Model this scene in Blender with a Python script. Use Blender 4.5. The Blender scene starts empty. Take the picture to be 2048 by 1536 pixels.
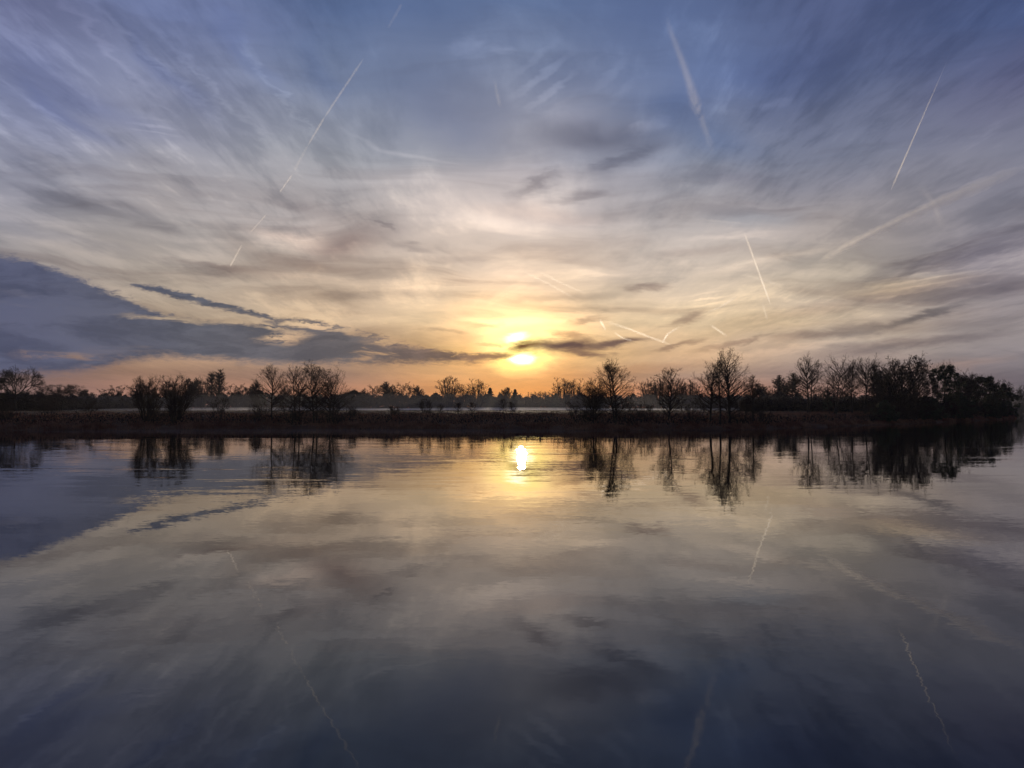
import bpy, math, random
import numpy as np
from mathutils import Vector

# ------------------------------------------------------------------ basics
S = bpy.context.scene
COL = S.collection
R = math.radians
F = 1538.0            # focal length in units of a 2048 wide picture
HORIZON = 815.0       # where the true horizon lies in that picture
CAM_H = 3.5           # metres above the river
SUN_AZ, SUN_EL = 0.7, 3.75

def lin(c):
    return tuple(((v / 255.0) / 12.92 if v / 255.0 <= 0.04045 else ((v / 255.0 + 0.055) / 1.055) ** 2.4) for v in c)

def azel(px, py):
    """direction (azimuth, elevation in degrees) of a picture point"""
    u = (px - 1024.0) / F
    v = (HORIZON - py) / F
    return math.degrees(math.atan(u)), math.degrees(math.atan(v / math.hypot(1.0, u)))

# ------------------------------------------------------------------ camera
cam = bpy.data.cameras.new('camera')
cam.sensor_width = 36.0
cam.lens = 36.0 * F / 2048.0
cam.clip_start = 0.1
cam.clip_end = 400000.0
cam_o = bpy.data.objects.new('camera', cam)
COL.objects.link(cam_o)
cam_o.location = (0, 0, CAM_H)
cam_o.rotation_euler = (R(90) + math.atan((HORIZON - 768.0) / F), 0, 0)
S.camera = cam_o

# ------------------------------------------------------------------ render
S.render.engine = 'CYCLES'
S.view_settings.view_transform = 'Standard'
S.view_settings.look = 'None'
S.view_settings.exposure = 0.0
S.view_settings.gamma = 1.0
S.view_settings.use_curve_mapping = False
cy = S.cycles
cy.use_denoising = True
cy.denoising_input_passes = 'RGB_ALBEDO_NORMAL'
cy.denoising_prefilter = 'ACCURATE'
cy.max_bounces = 6
cy.diffuse_bounces = 2
cy.glossy_bounces = 3
cy.transmission_bounces = 2
cy.volume_bounces = 1
cy.transparent_max_bounces = 48
cy.sample_clamp_indirect = 6.0
cy.caustics_reflective = False

# ------------------------------------------------------------------ node helper
class NT:
    def __init__(self, tree):
        self.t = tree
    def new(self, typ, **kw):
        n = self.t.nodes.new(typ)
        for k, v in kw.items():
            setattr(n, k, v)
        return n
    def put(self, sock, v):
        if isinstance(v, bpy.types.NodeSocket):
            self.t.links.new(v, sock)
        elif v is not None:
            sock.default_value = v
    def m(self, op, a, b=None, c=None, clamp=False):
        n = self.new('ShaderNodeMath', operation=op, use_clamp=clamp)
        self.put(n.inputs[0], a)
        if b is not None: self.put(n.inputs[1], b)
        if c is not None: self.put(n.inputs[2], c)
        return n.outputs[0]
    def vm(self, op, a, b=None, out=0):
        n = self.new('ShaderNodeVectorMath', operation=op)
        self.put(n.inputs[0], a)
        if b is not None: self.put(n.inputs[1], b)
        return n.outputs[out]
    def scale(self, a, s):
        n = self.new('ShaderNodeVectorMath', operation='SCALE')
        self.put(n.inputs[0], a); self.put(n.inputs['Scale'], s)
        return n.outputs[0]
    def sep(self, v):
        n = self.new('ShaderNodeSeparateXYZ'); self.put(n.inputs[0], v)
        return n.outputs
    def comb(self, x=0.0, y=0.0, z=0.0):
        n = self.new('ShaderNodeCombineXYZ')
        for i, v in enumerate((x, y, z)): self.put(n.inputs[i], v)
        return n.outputs[0]
    def noise(self, vec, scale=1.0, detail=4.0, rough=0.5, dist=0.0, color=False, dim='3D'):
        n = self.new('ShaderNodeTexNoise', noise_dimensions=dim)
        self.put(n.inputs['Vector'], vec)
        n.inputs['Scale'].default_value = scale
        n.inputs['Detail'].default_value = detail
        n.inputs['Roughness'].default_value = rough
        n.inputs['Distortion'].default_value = dist
        return n.outputs['Color' if color else 0]
    def mr(self, v, a, b, c=0.0, d=1.0, kind='SMOOTHSTEP'):
        n = self.new('ShaderNodeMapRange', interpolation_type=kind, clamp=True) if kind == 'LINEAR' else self.new('ShaderNodeMapRange', interpolation_type=kind)
        for i, x in enumerate((v, a, b, c, d)): self.put(n.inputs[i], x)
        return n.outputs[0]
    def mix(self, f, a, b, blend='MIX'):
        n = self.new('ShaderNodeMix', data_type='RGBA', blend_type=blend, clamp_factor=True)
        for i, v in ((0, f), (6, a), (7, b)):
            if isinstance(v, tuple) and len(v) == 3: v = (*v, 1.0)
            self.put(n.inputs[i], v)
        return n.outputs[2]
    def ramp(self, fac, stops, interp='LINEAR'):
        n = self.new('ShaderNodeValToRGB')
        cr = n.color_ramp
        cr.interpolation = interp
        stops = sorted(stops, key=lambda s: s[0])
        while len(cr.elements) > 1: cr.elements.remove(cr.elements[-1])
        cr.elements[0].position = stops[0][0]
        els = [cr.elements[0]] + [cr.elements.new(p) for p, _ in stops[1:]]
        for e, (p, c) in zip(els, stops):
            if not isinstance(c, tuple): c = (c, c, c)
            e.position = p; e.color = (*c, 1.0)
        self.put(n.inputs[0], fac)
        return n.outputs[0]

# ------------------------------------------------------------------ sky
world = bpy.data.worlds.new('World')
S.world = world
world.use_nodes = True
wt = world.node_tree
for n in list(wt.nodes): wt.nodes.remove(n)
w = NT(wt)
tc = w.new('ShaderNodeTexCoord')
D = w.vm('NORMALIZE', tc.outputs['Generated'])
dx, dy, dz = w.sep(D)
az = w.m('MULTIPLY', w.m('ARCTAN2', dx, dy), 57.29578)
el = w.m('MULTIPLY', w.m('ARCSINE', dz), 57.29578)
AE = w.comb(az, el, 0.0)
# plane of the high cloud: streaks on it run along the sun's azimuth and converge there
inv = w.m('DIVIDE', 1.0, w.m('ADD', w.m('MAXIMUM', dz, 0.0), 0.075))
PX, PY = w.m('MULTIPLY', dx, inv), w.m('MULTIPLY', dy, inv)
P = w.comb(PX, PY, 0.0)

# warps
wn = w.noise(w.vm('MULTIPLY', AE, (0.07, 0.16, 0.0)), 1.0, 3.0, 0.5, 0.0, color=True)
warp = w.vm('MULTIPLY', w.vm('SUBTRACT', wn, (0.5, 0.5, 0.5)), (9.0, 4.5, 0.0))
wr = w.noise(w.vm('MULTIPLY', AE, (0.38, 1.3, 0.0)), 1.0, 7.0, 0.62, 0.3, color=True)
ragged = w.vm('MULTIPLY', w.vm('SUBTRACT', wr, (0.5, 0.5, 0.5)), (4.0, 1.15, 0.0))
AEw = w.vm('ADD', AE, warp)
AEr = w.vm('ADD', AE, ragged)
azw, elw, _z = w.sep(AEw)
elg = w.m('ADD', el, w.m('MULTIPLY', w.m('SUBTRACT', elw, el), w.mr(el, 0.0, 7.0, 0.15, 0.8)))

# clear sky and thin veil: colour by elevation in seven azimuths
ROWS = [0, 150, 300, 450, 550, 650, 700, 750, 790, 812]
TABLE = {
    0:    [(84, 92, 135), (98, 108, 150), (130, 136, 162), (150, 148, 155), (158, 152, 152), (165, 148, 142), (140, 116, 120), (140, 112, 115), (150, 113, 110), (140, 105, 105)],
    340:  [(98, 110, 150), (118, 124, 152), (148, 150, 163), (174, 167, 164), (184, 171, 158), (190, 167, 138), (195, 156, 122), (190, 140, 112), (200, 132, 105), (200, 120, 95)],
    680:  [(85, 106, 150), (112, 126, 158), (152, 157, 168), (180, 170, 166), (198, 178, 158), (212, 184, 150), (192, 152, 122), (168, 132, 116), (200, 128, 95), (195, 110, 80)],
    1024: [(88, 108, 150), (106, 118, 150), (148, 150, 163), (200, 188, 182), (230, 206, 178), (246, 218, 168), (245, 200, 125), (232, 168, 98), (240, 150, 65), (235, 130, 45)],
    1370: [(84, 103, 148), (98, 116, 158), (124, 134, 157), (178, 172, 171), (198, 183, 166), (208, 184, 147), (200, 162, 124), (170, 138, 122), (205, 125, 95), (220, 110, 80)],
    1700: [(76, 92, 145), (84, 99, 146), (110, 119, 147), (162, 154, 152), (182, 169, 151), (184, 166, 146), (156, 141, 132), (154, 130, 124), (165, 116, 102), (160, 105, 95)],
    2048: [(62, 82, 138), (88, 92, 136), (112, 117, 142), (132, 130, 142), (140, 134, 142), (144, 136, 138), (134, 126, 132), (104, 96, 108), (100, 93, 105), (95, 90, 100)],
}
fac = w.m('DIVIDE', elg, 90.0)
base = None
prev_az = None
for px, cols in TABLE.items():
    cols = [tuple(v * (0.98 if 500 < py < 780 else 0.95 if py >= 780 else 1.03) for v in c) for py, c in zip(ROWS, cols)]
    cols = [tuple(v * (0.92 if 690 < py < 790 and px <= 680 else 1.07 if 500 < py < 720 and px >= 1370 else 1.12 if py < 200 and px <= 340 else 1.0) for v in c) for py, c in zip(ROWS, cols)]
    cols = [tuple(v + (sum(c) / 3.0 - v) * (0.20 if py > 690 and px <= 340 else 0.14 if py > 400 and px != 1024 else 0.12) for v in c) for py, c in zip(ROWS, cols)]
    cols = [tuple(v + (sum(c) / 3.0 - v) * (0.18 if py < 310 and px in (0, 1700, 2048) else 0.0) for v in c) for py, c in zip(ROWS, cols)]
    cols = [(c[0] * 1.03, c[1] * 1.015, c[2] * 1.01) if 250 < py < 680 else c for py, c in zip(ROWS, cols)]
    stops = [(max(0.0, azel(px, py)[1]) / 90.0, lin(c)) for py, c in zip(ROWS, cols)]
    top = lin(tuple(0.72 * v for v in cols[0]))
    stops += [(50 / 90.0, top), (1.0, lin((55, 72, 118)))]
    col = w.ramp(fac, stops, 'LINEAR')
    a = azel(px, 600)[0]
    base = col if base is None else w.mix(w.mr(azw, prev_az, a), base, col)
    prev_az = a
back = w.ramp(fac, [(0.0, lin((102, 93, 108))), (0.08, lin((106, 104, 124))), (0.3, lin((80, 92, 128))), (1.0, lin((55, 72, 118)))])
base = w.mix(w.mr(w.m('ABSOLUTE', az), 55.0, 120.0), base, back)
nish = w.new('ShaderNodeTexSky', sky_type='NISHITA')
nish.sun_disc = False
nish.sun_elevation = R(SUN_EL)
nish.sun_rotation = R(SUN_AZ)
base = w.mix(0.03, base, w.scale(nish.outputs[0], 0.06))

# cirrus veil: streaks and mottling
c1 = w.noise(w.vm('MULTIPLY', P, (0.85, 0.46, 1.0)), 1.5, 9.0, 0.60, 0.55)
c2 = w.noise(w.vm('MULTIPLY', P, (0.75, 0.5, 1.0)), 0.9, 5.0, 0.5, 0.3)
c3 = w.noise(w.vm('MULTIPLY', w.vm('ADD', P, (3.1, 7.7, 0)), (4.4, 1.2, 1.0)), 1.6, 6.0, 0.65, 0.2)
up = w.mr(el, 4.0, 14.0)
veil = w.m('ADD', w.m('MULTIPLY', w.m('SUBTRACT', c1, 0.5), 1.5), w.m('MULTIPLY', w.m('SUBTRACT', c2, 0.5), 1.3))
c4 = w.noise(w.vm('MULTIPLY', w.vm('ADD', P, (9.3, 1.7, 0)), (9.0, 1.6, 1.0)), 1.5, 7.0, 0.68, 0.35)
fib = w.m('ADD', w.m('SUBTRACT', c3, 0.5), w.m('MULTIPLY', w.m('SUBTRACT', c4, 0.5), 0.9))
veil = w.m('ADD', veil, w.m('MULTIPLY', fib, w.m('MULTIPLY', w.mr(c2, 0.3, 0.7, 0.35, 1.1), w.mr(w.m('ABSOLUTE', w.m('SUBTRACT', az, 1.0)), 2.0, 20.0, 0.12, 1.0))))
bright = w.m('MULTIPLY', w.mr(veil, 0.0, 0.30), w.mr(el, 2.0, 14.0, 0.25, 1.0))
dark = w.m('MULTIPLY', w.mr(w.m('MULTIPLY', veil, -1.0), 0.0, 0.30), w.mr(el, 2.0, 14.0, 0.5, 1.0))
sky = w.mix(w.m('MULTIPLY', bright, 0.85), base, (1.54, 1.50, 1.40), 'MULTIPLY')
sky = w.mix(w.m('MULTIPLY', dark, 0.70), sky, (0.62, 0.645, 0.685), 'MULTIPLY')
# long low bands near the horizon
bn = w.noise(w.vm('MULTIPLY', AEw, (0.05, 0.40, 0.0)), 1.0, 6.0, 0.55, 0.6)
low = w.m('MULTIPLY', w.mr(el, 0.5, 4.5, 0.35, 1.0), w.mr(el, 10.0, 20.0, 1.0, 0.3))
sky = w.mix(w.m('MULTIPLY', w.mr(bn, 0.48, 0.66), w.m('MULTIPLY', low, 0.75)), sky, (0.62, 0.595, 0.61), 'MULTIPLY')
sky = w.mix(w.m('MULTIPLY', w.mr(bn, 0.50, 0.34), w.m('MULTIPLY', low, 0.55)), sky, (1.30, 1.27, 1.24), 'MULTIPLY')

# glow round the hidden sun
def ell(vec, px, py, rx, ry, rot=0.0, inner=0.0):
    a, e = azel(px, py)
    mp = w.new('ShaderNodeMapping', vector_type='TEXTURE')
    w.put(mp.inputs['Vector'], vec)
    mp.inputs['Location'].default_value = (a, e, 0)
    mp.inputs['Rotation'].default_value = (0, 0, R(rot))
    mp.inputs['Scale'].default_value = (rx * 57.3 / F, ry * 57.3 / F, 1)
    ln = w.vm('LENGTH', mp.outputs[0], out=1)
    return w.mr(ln, 1.0, inner)
half = w.vm('ADD', AE, w.scale(ragged, 0.55))
g1 = ell(AE, 1035, 690, 420, 240)
g2 = ell(half, 1040, 660, 220, 120)
g3 = ell(half, 1042, 685, 112, 84)
sky = w.mix(g1, sky, (1.16, 1.11, 1.09), 'MULTIPLY')
sky = w.mix(w.m('MULTIPLY', g2, 0.8), sky, (1.85, 1.58, 1.20), 'MULTIPLY')
sky = w.mix(w.m('MULTIPLY', g3, 0.80), sky, (2.1, 1.55, 0.70))
sky = w.mix(w.m('MULTIPLY', ell(half, 1036, 676, 80, 40, 10, 0.0), 0.85), sky, (1.9, 1.5, 0.42))
sky = w.mix(w.m('MULTIPLY', ell(half, 1043, 718, 84, 40, 6, 0.0), 0.95), sky, (2.0, 1.5, 0.36))
sky = w.mix(ell(half, 1034, 675, 34, 15, 12, 0.0), sky, (2.6, 2.3, 1.5))
sky = w.mix(ell(half, 1043, 718, 36, 17, 6, 0.0), sky, (3.4, 3.0, 2.0))

# single wisps, patches and shreds: (px, py, rx, ry, tilt, tint, strength, ragged?)
DK = (0.46, 0.42, 0.46)
DG = (0.60, 0.60, 0.64)
LT = (1.45, 1.39, 1.32)
WISPS = [
    (1072, 366, 95, 26, 24, DG, .6, 1), (1150, 392, 100, 20, 10, DG, .5, 1), (1230, 322, 160, 30, 14, DG, .45, 1), (1190, 262, 150, 30, -3, DG, .5, 0),
    (320, 452, 62, 15, -4, DG, .7, 1), (300, 312, 110, 28, -6, DG, .45, 0), (190, 405, 170, 20, -8, DG, .4, 0), (400, 535, 130, 13, -5, DG, .6, 1),
    (660, 492, 120, 40, 14, (0.66, 0.62, 0.64), .7, 0), (480, 560, 210, 22, 2, (0.75, 0.7, 0.7), .6, 0), (822, 492, 60, 13, -12, DG, .6, 1), (770, 448, 36, 8, -25, DG, .6, 1),
    (620, 455, 90, 50, 0, LT, .3, 0), (560, 470, 110, 34, -6, LT, .55, 0), (1150, 236, 110, 32, -8, LT, .55, 0), (935, 80, 42, 28, 0, LT, .5, 1), (1000, 88, 40, 9, -4, LT, .45, 1), (1560, 201, 50, 13, 0, LT, .5, 1),
    (880, 215, 210, 80, -10, (0.72, 0.76, 0.86), .7, 0), (1340, 215, 150, 55, 5, (0.62, 0.72, 0.88), .75, 0), (1550, 130, 300, 90, 0, (0.78, 0.84, 0.98), .6, 0), (200, 190, 260, 45, -18, (0.78, 0.82, 0.95), .6, 0),
    (1060, 130, 120, 60, 20, (1.2, 1.2, 1.15), .5, 0), (560, 150, 260, 60, -25, (1.2, 1.18, 1.15), .5, 0), (1040, 330, 330, 60, 4, LT, .35, 0), (1100, 430, 260, 28, 2, (0.80, 0.74, 0.72), .5, 0),
    (1290, 574, 62, 13, 0, DK, .75, 1), (1378, 638, 58, 15, 14, DK, .85, 1), (1172, 640, 56, 10, 6, DK, .75, 1), (1135, 668, 55, 9, -8, DK, .8, 1), (1120, 596, 180, 16, 2, DG, .65, 1), (1170, 618, 140, 10, -2, DG, .5, 1),
    (1135, 691, 150, 24, 3, lin((104, 80, 72)), 1.0, 2), (1235, 685, 90, 12, 6, lin((112, 88, 80)), .95, 2), (1045, 694, 70, 12, 6, lin((120, 84, 52)), 1.0, 2), (1180, 706, 70, 11, -10, lin((122, 94, 80)), .85, 2), (985, 712, 70, 10, 2, lin((138, 100, 70)), .8, 2),
    (965, 650, 48, 8, -2, DK, .55, 1), (880, 660, 60, 9, -5, DG, .6, 1), (985, 688, 45, 5, 4, DK, .6, 1),
    (1362, 690, 70, 8, 14, DK, .75, 1), (1480, 684, 110, 9, 12, DK, .65, 1), (1620, 668, 90, 16, 8, (0.62, 0.58, 0.60), .8, 1), (1720, 660, 110, 17, 2, (0.55, 0.55, 0.60), .85, 1), (1850, 632, 110, 14, 14, (0.58, 0.58, 0.62), .8, 1), (1760, 690, 190, 14, 4, (0.66, 0.64, 0.68), .8, 1),
    (1880, 585, 250, 15, 6, (0.70, 0.70, 0.74), .7, 1), (1920, 520, 260, 22, 8, (0.72, 0.72, 0.77), .7, 1), (1990, 470, 160, 16, 8, (0.78, 0.78, 0.82), .6, 1), (1840, 566, 170, 20, 4, (1.5, 1.42, 1.2), .6, 1), (1560, 650, 240, 30, 8, (1.25, 1.18, 1.0), .5, 0),
    (1640, 740, 330, 20, 3, (0.84, 0.82, 0.85), .7, 1), (1900, 730, 130, 14, 6, (1.3, 1.12, 0.98), .7, 1), (620, 748, 260, 20, 0, (0.82, 0.80, 0.84), .8, 1), (1260, 742, 240, 22, 3, (0.86, 0.78, 0.74), .8, 1),
    (130, 400, 150, 18, -12, DG, .55, 1), (650, 408, 130, 24, -20, (0.68, 0.66, 0.68), .6, 0), (470, 478, 70, 30, -20, (0.7, 0.68, 0.68), .6, 0), (690, 482, 120, 38, 10, (0.62, 0.58, 0.60), .8, 0), (578, 464, 90, 26, -5, LT, .7, 0),
    (590, 524, 180, 22, -8, (0.72, 0.68, 0.68), .6, 1), (740, 548, 100, 15, 4, DG, .55, 1), (430, 531, 130, 9, -5, DK, .5, 1), (800, 350, 220, 44, -10, LT, .3, 0), (760, 590, 180, 16, 4, DG, .5, 1), (900, 520, 150, 14, 2, DG, .4, 1),
    (300, 110, 220, 12, -36, (1.32, 1.3, 1.25), .6, 1), (180, 60, 190, 15, -40, (1.35, 1.3, 1.25), .55, 1), (420, 170, 190, 11, -38, (1.32, 1.3, 1.25), .55, 1), (560, 185, 150, 10, -46, (1.32, 1.3, 1.25), .55, 1), (100, 330, 160, 14, -28, (1.3, 1.28, 1.22), .5, 1), (60, 262, 170, 16, -35, (1.3, 1.28, 1.25), .5, 1),
    (350, 130, 160, 24, -35, (0.74, 0.79, 0.92), .65, 0), (110, 205, 150, 26, -28, (0.74, 0.79, 0.94), .7, 0), (500, 90, 150, 26, -44, (0.76, 0.82, 0.95), .6, 0), (640, 130, 110, 40, -60, (0.8, 0.86, 0.98), .5, 0), (790, 276, 160, 7, -14, LT, .5, 0),
    (1200, 266, 160, 26, 0, (0.6, 0.58, 0.62), .4, 0), (1310, 242, 70, 17, 10, LT, .55, 1), (1290, 312, 100, 42, 30, LT, .45, 0), (1250, 312, 110, 15, 14, DG, .65, 1), (1080, 360, 62, 14, 30, (0.5, 0.48, 0.5), .35, 1), (1165, 391, 85, 11, 8, (0.52, 0.5, 0.52), .35, 1),
    (1480, 340, 140, 26, -5, (0.74, 0.73, 0.78), .6, 0), (1410, 500, 160, 16, 2, (0.76, 0.73, 0.74), .6, 1), (1440, 258, 140, 52, -8, (0.60, 0.73, 0.92), .65, 0), (1520, 420, 140, 26, -5, (0.76, 0.85, 0.95), .6, 0), (1480, 470, 120, 11, 0, LT, .5, 1), (1600, 505, 220, 16, 10, LT, .4, 1),
    (1950, 500, 240, 22, 11, (0.60, 0.60, 0.66), .7, 1), (1700, 604, 280, 20, 8, (0.74, 0.70, 0.72), .65, 1), (1800, 694, 260, 15, 6, (0.58, 0.57, 0.62), .75, 1), (1855, 627, 95, 12, 17, (0.50, 0.52, 0.58), .85, 1), (1600, 694, 210, 9, 8, LT, .4, 1), (1930, 590, 190, 14, 5, (0.64, 0.64, 0.70), .7, 1),
    (120, 476, 190, 22, -7, (0.72, 0.76, 0.84), .6, 1), (1060, 640, 240, 14, 3, LT, .4, 1), (920, 560, 260, 22, 6, LT, .25, 1),
]
for i, (px, py, rx, ry, rot, tint, st, rg) in enumerate(WISPS):
    if i % 6 == 0:      # keeps the shader small enough: each batch waits for the one before
        tie = w.scale(sky, 1e-7)
        AEr, AEw = w.vm('ADD', AEr, tie), w.vm('ADD', AEw, tie)
    msk = ell(AEr if rg else AEw, px, py, rx, ry, rot, 0.1 if rg else 0.0)
    sky = w.mix(w.m('MULTIPLY', msk, st), sky, tint, 'MULTIPLY' if rg < 2 else 'MIX')

for (px, py, rx, ry, rot, freq, st) in [(1090, 150, 95, 75, 33, 9.0, .42), (1230, 150, 60, 70, 40, 7.0, .2), (1420, 600, 60, 26, 8, 9.0, .35), (1850, 560, 170, 30, 6, 12.0, .35), (300, 250, 60, 22, 0, 8.0, .3)]:
    mp = w.new('ShaderNodeMapping', vector_type='TEXTURE')
    w.put(mp.inputs['Vector'], w.vm('ADD', w.vm('ADD', AE, w.scale(ragged, 0.5)), w.scale(sky, 1e-7)))
    a_, e_ = azel(px, py)
    mp.inputs['Location'].default_value = (a_, e_, 0)
    mp.inputs['Rotation'].default_value = (0, 0, R(rot))
    mp.inputs['Scale'].default_value = (rx * 57.3 / F, ry * 57.3 / F, 1)
    wv = w.m('SINE', w.m('MULTIPLY', w.sep(mp.outputs[0])[1], freq * 1.6))
    msk = w.m('MULTIPLY', w.mr(w.vm('LENGTH', mp.outputs[0], out=1), 1.0, 0.1), w.mr(wv, -0.2, 1.0))
    sky = w.mix(w.m('MULTIPLY', msk, st), sky, (1.7, 1.62, 1.5), 'MULTIPLY')

# the dark bank of stratus low on the left, tapering to the sun
tn = w.noise(w.vm('MULTIPLY', w.vm('ADD', AE, (50.0, 20.0, 0.0)), (1.05, 3.6, 0.0)), 1.0, 8.0, 0.74, 0.5, color=True)
tn = w.vm('MULTIPLY', w.vm('SUBTRACT', tn, (0.5, 0.5, 0.5)), (3.2, 1.35, 0.0))
azr, elr, _z2 = w.sep(w.vm('ADD', AE, w.vm('ADD', tn, w.scale(ragged, 0.22))))
lo_az, hi_az = -60.0, 2.0
fa = w.m('DIVIDE', w.m('SUBTRACT', azr, lo_az), hi_az - lo_az)
def curve(pts):
    st = []
    for px, py in pts:
        a, e = azel(px, py)
        st.append(((a - lo_az) / (hi_az - lo_az), e / 20.0))
    return w.m('MULTIPLY', w.ramp(fa, st), 20.0)
upper = curve([(-900, 400), (-300, 470), (0, 505), (60, 518), (130, 540), (190, 566), (250, 590), (330, 624), (400, 637), (470, 643), (520, 638), (560, 633), (600, 633), (640, 641), (730, 660), (800, 678), (860, 694), (930, 703), (1000, 706), (1045, 711)])
lower = curve([(-900, 770), (-300, 752), (0, 752), (130, 748), (200, 740), (245, 724), (330, 719), (430, 722), (560, 734), (700, 730), (800, 731), (930, 728), (1000, 724), (1045, 713)])
cm = w.m('MULTIPLY', w.mr(w.m('SUBTRACT', upper, elr), -0.12, 0.42), w.mr(w.m('SUBTRACT', elr, lower), -0.35, 0.60))
cm = w.m('MULTIPLY', cm, w.mr(azr, 1.2, 0.2))
u2 = curve([(225, 566), (300, 566), (360, 580), (450, 606), (540, 629), (640, 642), (700, 654), (780, 670)])
l2 = curve([(225, 566), (300, 584), (360, 602), (450, 624), (540, 642), (640, 664), (700, 674), (780, 682)])
elq = w.sep(w.vm('ADD', AE, w.scale(tn, 0.55)))[1]
cm2 = w.m('MULTIPLY', w.mr(w.m('SUBTRACT', u2, elq), -0.06, 0.20), w.mr(w.m('SUBTRACT', elq, l2), -0.06, 0.20))
cm2 = w.m('MULTIPLY', cm2, w.m('MULTIPLY', w.mr(azr, azel(790, 670)[0], azel(690, 660)[0]), w.mr(azr, azel(228, 570)[0], azel(262, 570)[0])))
cm = w.m('MAXIMUM', cm, cm2)
gap = w.noise(w.vm('MULTIPLY', AE, (0.16, 0.9, 0)), 1.0, 6.0, 0.6, 0.4)
cm = w.m('MULTIPLY', cm, w.m('SUBTRACT', 1.0, w.m('MULTIPLY', w.mr(gap, 0.57, 0.68), w.mr(az, -28.0, -14.0, 0.08, 0.7))))
shred = w.noise(w.vm('MULTIPLY', AEr, (0.55, 3.2, 0)), 1.0, 7.0, 0.7, 0.5)
for (px, py, rx, ry, rot) in [(390, 620, 120, 20, -9), (790, 688, 85, 14, -3), (570, 678, 70, 17, 6), (120, 712, 90, 10, 0), (330, 637, 120, 8, -2), (500, 642, 130, 12, -12), (300, 612, 110, 8, -14), (610, 650, 90, 9, -8), (700, 662, 90, 9, -10)]:
    cm = w.m('MULTIPLY', cm, w.m('SUBTRACT', 1.0, w.m('MULTIPLY', w.m('MULTIPLY', ell(AEr, px, py, rx, ry, rot, 0.1), w.mr(shred, 0.36, 0.56)), 0.9)))
ccol = w.ramp(fa, [((azel(-300, 640)[0] - lo_az) / (hi_az - lo_az), lin((74, 80, 110))), ((azel(60, 640)[0] - lo_az) / (hi_az - lo_az), lin((81, 86, 111))),
                   ((azel(400, 660)[0] - lo_az) / (hi_az - lo_az), lin((87, 90, 103))), ((azel(700, 690)[0] - lo_az) / (hi_az - lo_az), lin((98, 94, 98))),
                   ((azel(880, 705)[0] - lo_az) / (hi_az - lo_az), lin((122, 100, 90))), ((azel(1010, 714)[0] - lo_az) / (hi_az - lo_az), lin((135, 100, 76)))])
mott = w.noise(w.vm('MULTIPLY', AEr, (0.14, 0.55, 0)), 1.0, 7.0, 0.62, 0.5)
ccol = w.mix(w.mr(mott, 0.38, 0.62), w.vm('MULTIPLY', ccol, (0.74, 0.77, 0.80)), w.vm('MULTIPLY', ccol, (1.24, 1.22, 1.18)))
rim = w.m('MULTIPLY', w.m('MULTIPLY', cm, w.m('SUBTRACT', 1.0, cm)), w.mr(az, -34.0, -14.0, 0.5, 1.8))
sky = w.mix(rim, sky, (1.5, 1.42, 1.25), 'MULTIPLY')
sky = w.mix(w.m('MULTIPLY', cm, 0.96), sky, ccol)
# below the horizon: dull ground tone
sky = w.mix(w.mr(el, -0.4, -4.0), sky, (0.03, 0.028, 0.03))
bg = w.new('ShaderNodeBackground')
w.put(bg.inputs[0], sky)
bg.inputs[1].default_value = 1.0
ow = w.new('ShaderNodeOutputWorld')
wt.links.new(bg.outputs[0], ow.inputs[0])
world.cycles.sampling_method = 'MANUAL'
world.cycles.sample_map_resolution = 1024

# ------------------------------------------------------------------ sun
sl = bpy.data.lights.new('sun', 'SUN')
sl.energy = 2.0
sl.angle = R(0.53)
sl.color = (1.0, 0.80, 0.55)
so = bpy.data.objects.new('sun', sl)
COL.objects.link(so)
sd = Vector((math.sin(R(SUN_AZ)) * math.cos(R(SUN_EL)), math.cos(R(SUN_AZ)) * math.cos(R(SUN_EL)), math.sin(R(SUN_EL))))
so.rotation_euler = sd.to_track_quat('Z', 'Y').to_euler()
so.location = (0, 0, 60)

# ------------------------------------------------------------------ materials
def mat(name):
    m = bpy.data.materials.new(name)
    m.use_nodes = True
    nt = m.node_tree
    for n in list(nt.nodes): nt.nodes.remove(n)
    out = nt.nodes.new('ShaderNodeOutputMaterial')
    return m, NT(nt), out

def rough_mat(name, c1, c2, scale, rough=0.95, detail=5.0):
    m, n, out = mat(name)
    t = n.new('ShaderNodeTexCoord')
    ns = n.noise(t.outputs['Object'], scale, detail, 0.6, 0.2)
    b = n.new('ShaderNodeBsdfPrincipled')
    n.put(b.inputs['Base Color'], n.mix(n.mr(ns, 0.35, 0.65), c1, c2))
    b.inputs['Roughness'].default_value = rough
    b.inputs['Specular IOR Level'].default_value = 0.15
    m.node_tree.links.new(b.outputs[0], out.inputs[0])
    return m

BARK = rough_mat('bark', (0.020, 0.016, 0.014), (0.045, 0.036, 0.030), 6.0)
TWIG = rough_mat('twig_bark', (0.024, 0.016, 0.014), (0.040, 0.028, 0.023), 2.0)
CONE = rough_mat('dry_cone', (0.02, 0.015, 0.012), (0.035, 0.026, 0.02), 9.0)
EVERG = rough_mat('evergreen_leaf', (0.018, 0.028, 0.014), (0.035, 0.05, 0.024), 1.5, 0.7)
DEADG = rough_mat('dead_grass', (0.14, 0.045, 0.026), (0.30, 0.155, 0.085), 0.3)
REED = rough_mat('dry_stem', (0.11, 0.07, 0.045), (0.2, 0.14, 0.085), 0.8)
SOIL = rough_mat('bank_soil', (0.07, 0.034, 0.021), (0.14, 0.08, 0.046), 0.12)

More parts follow.
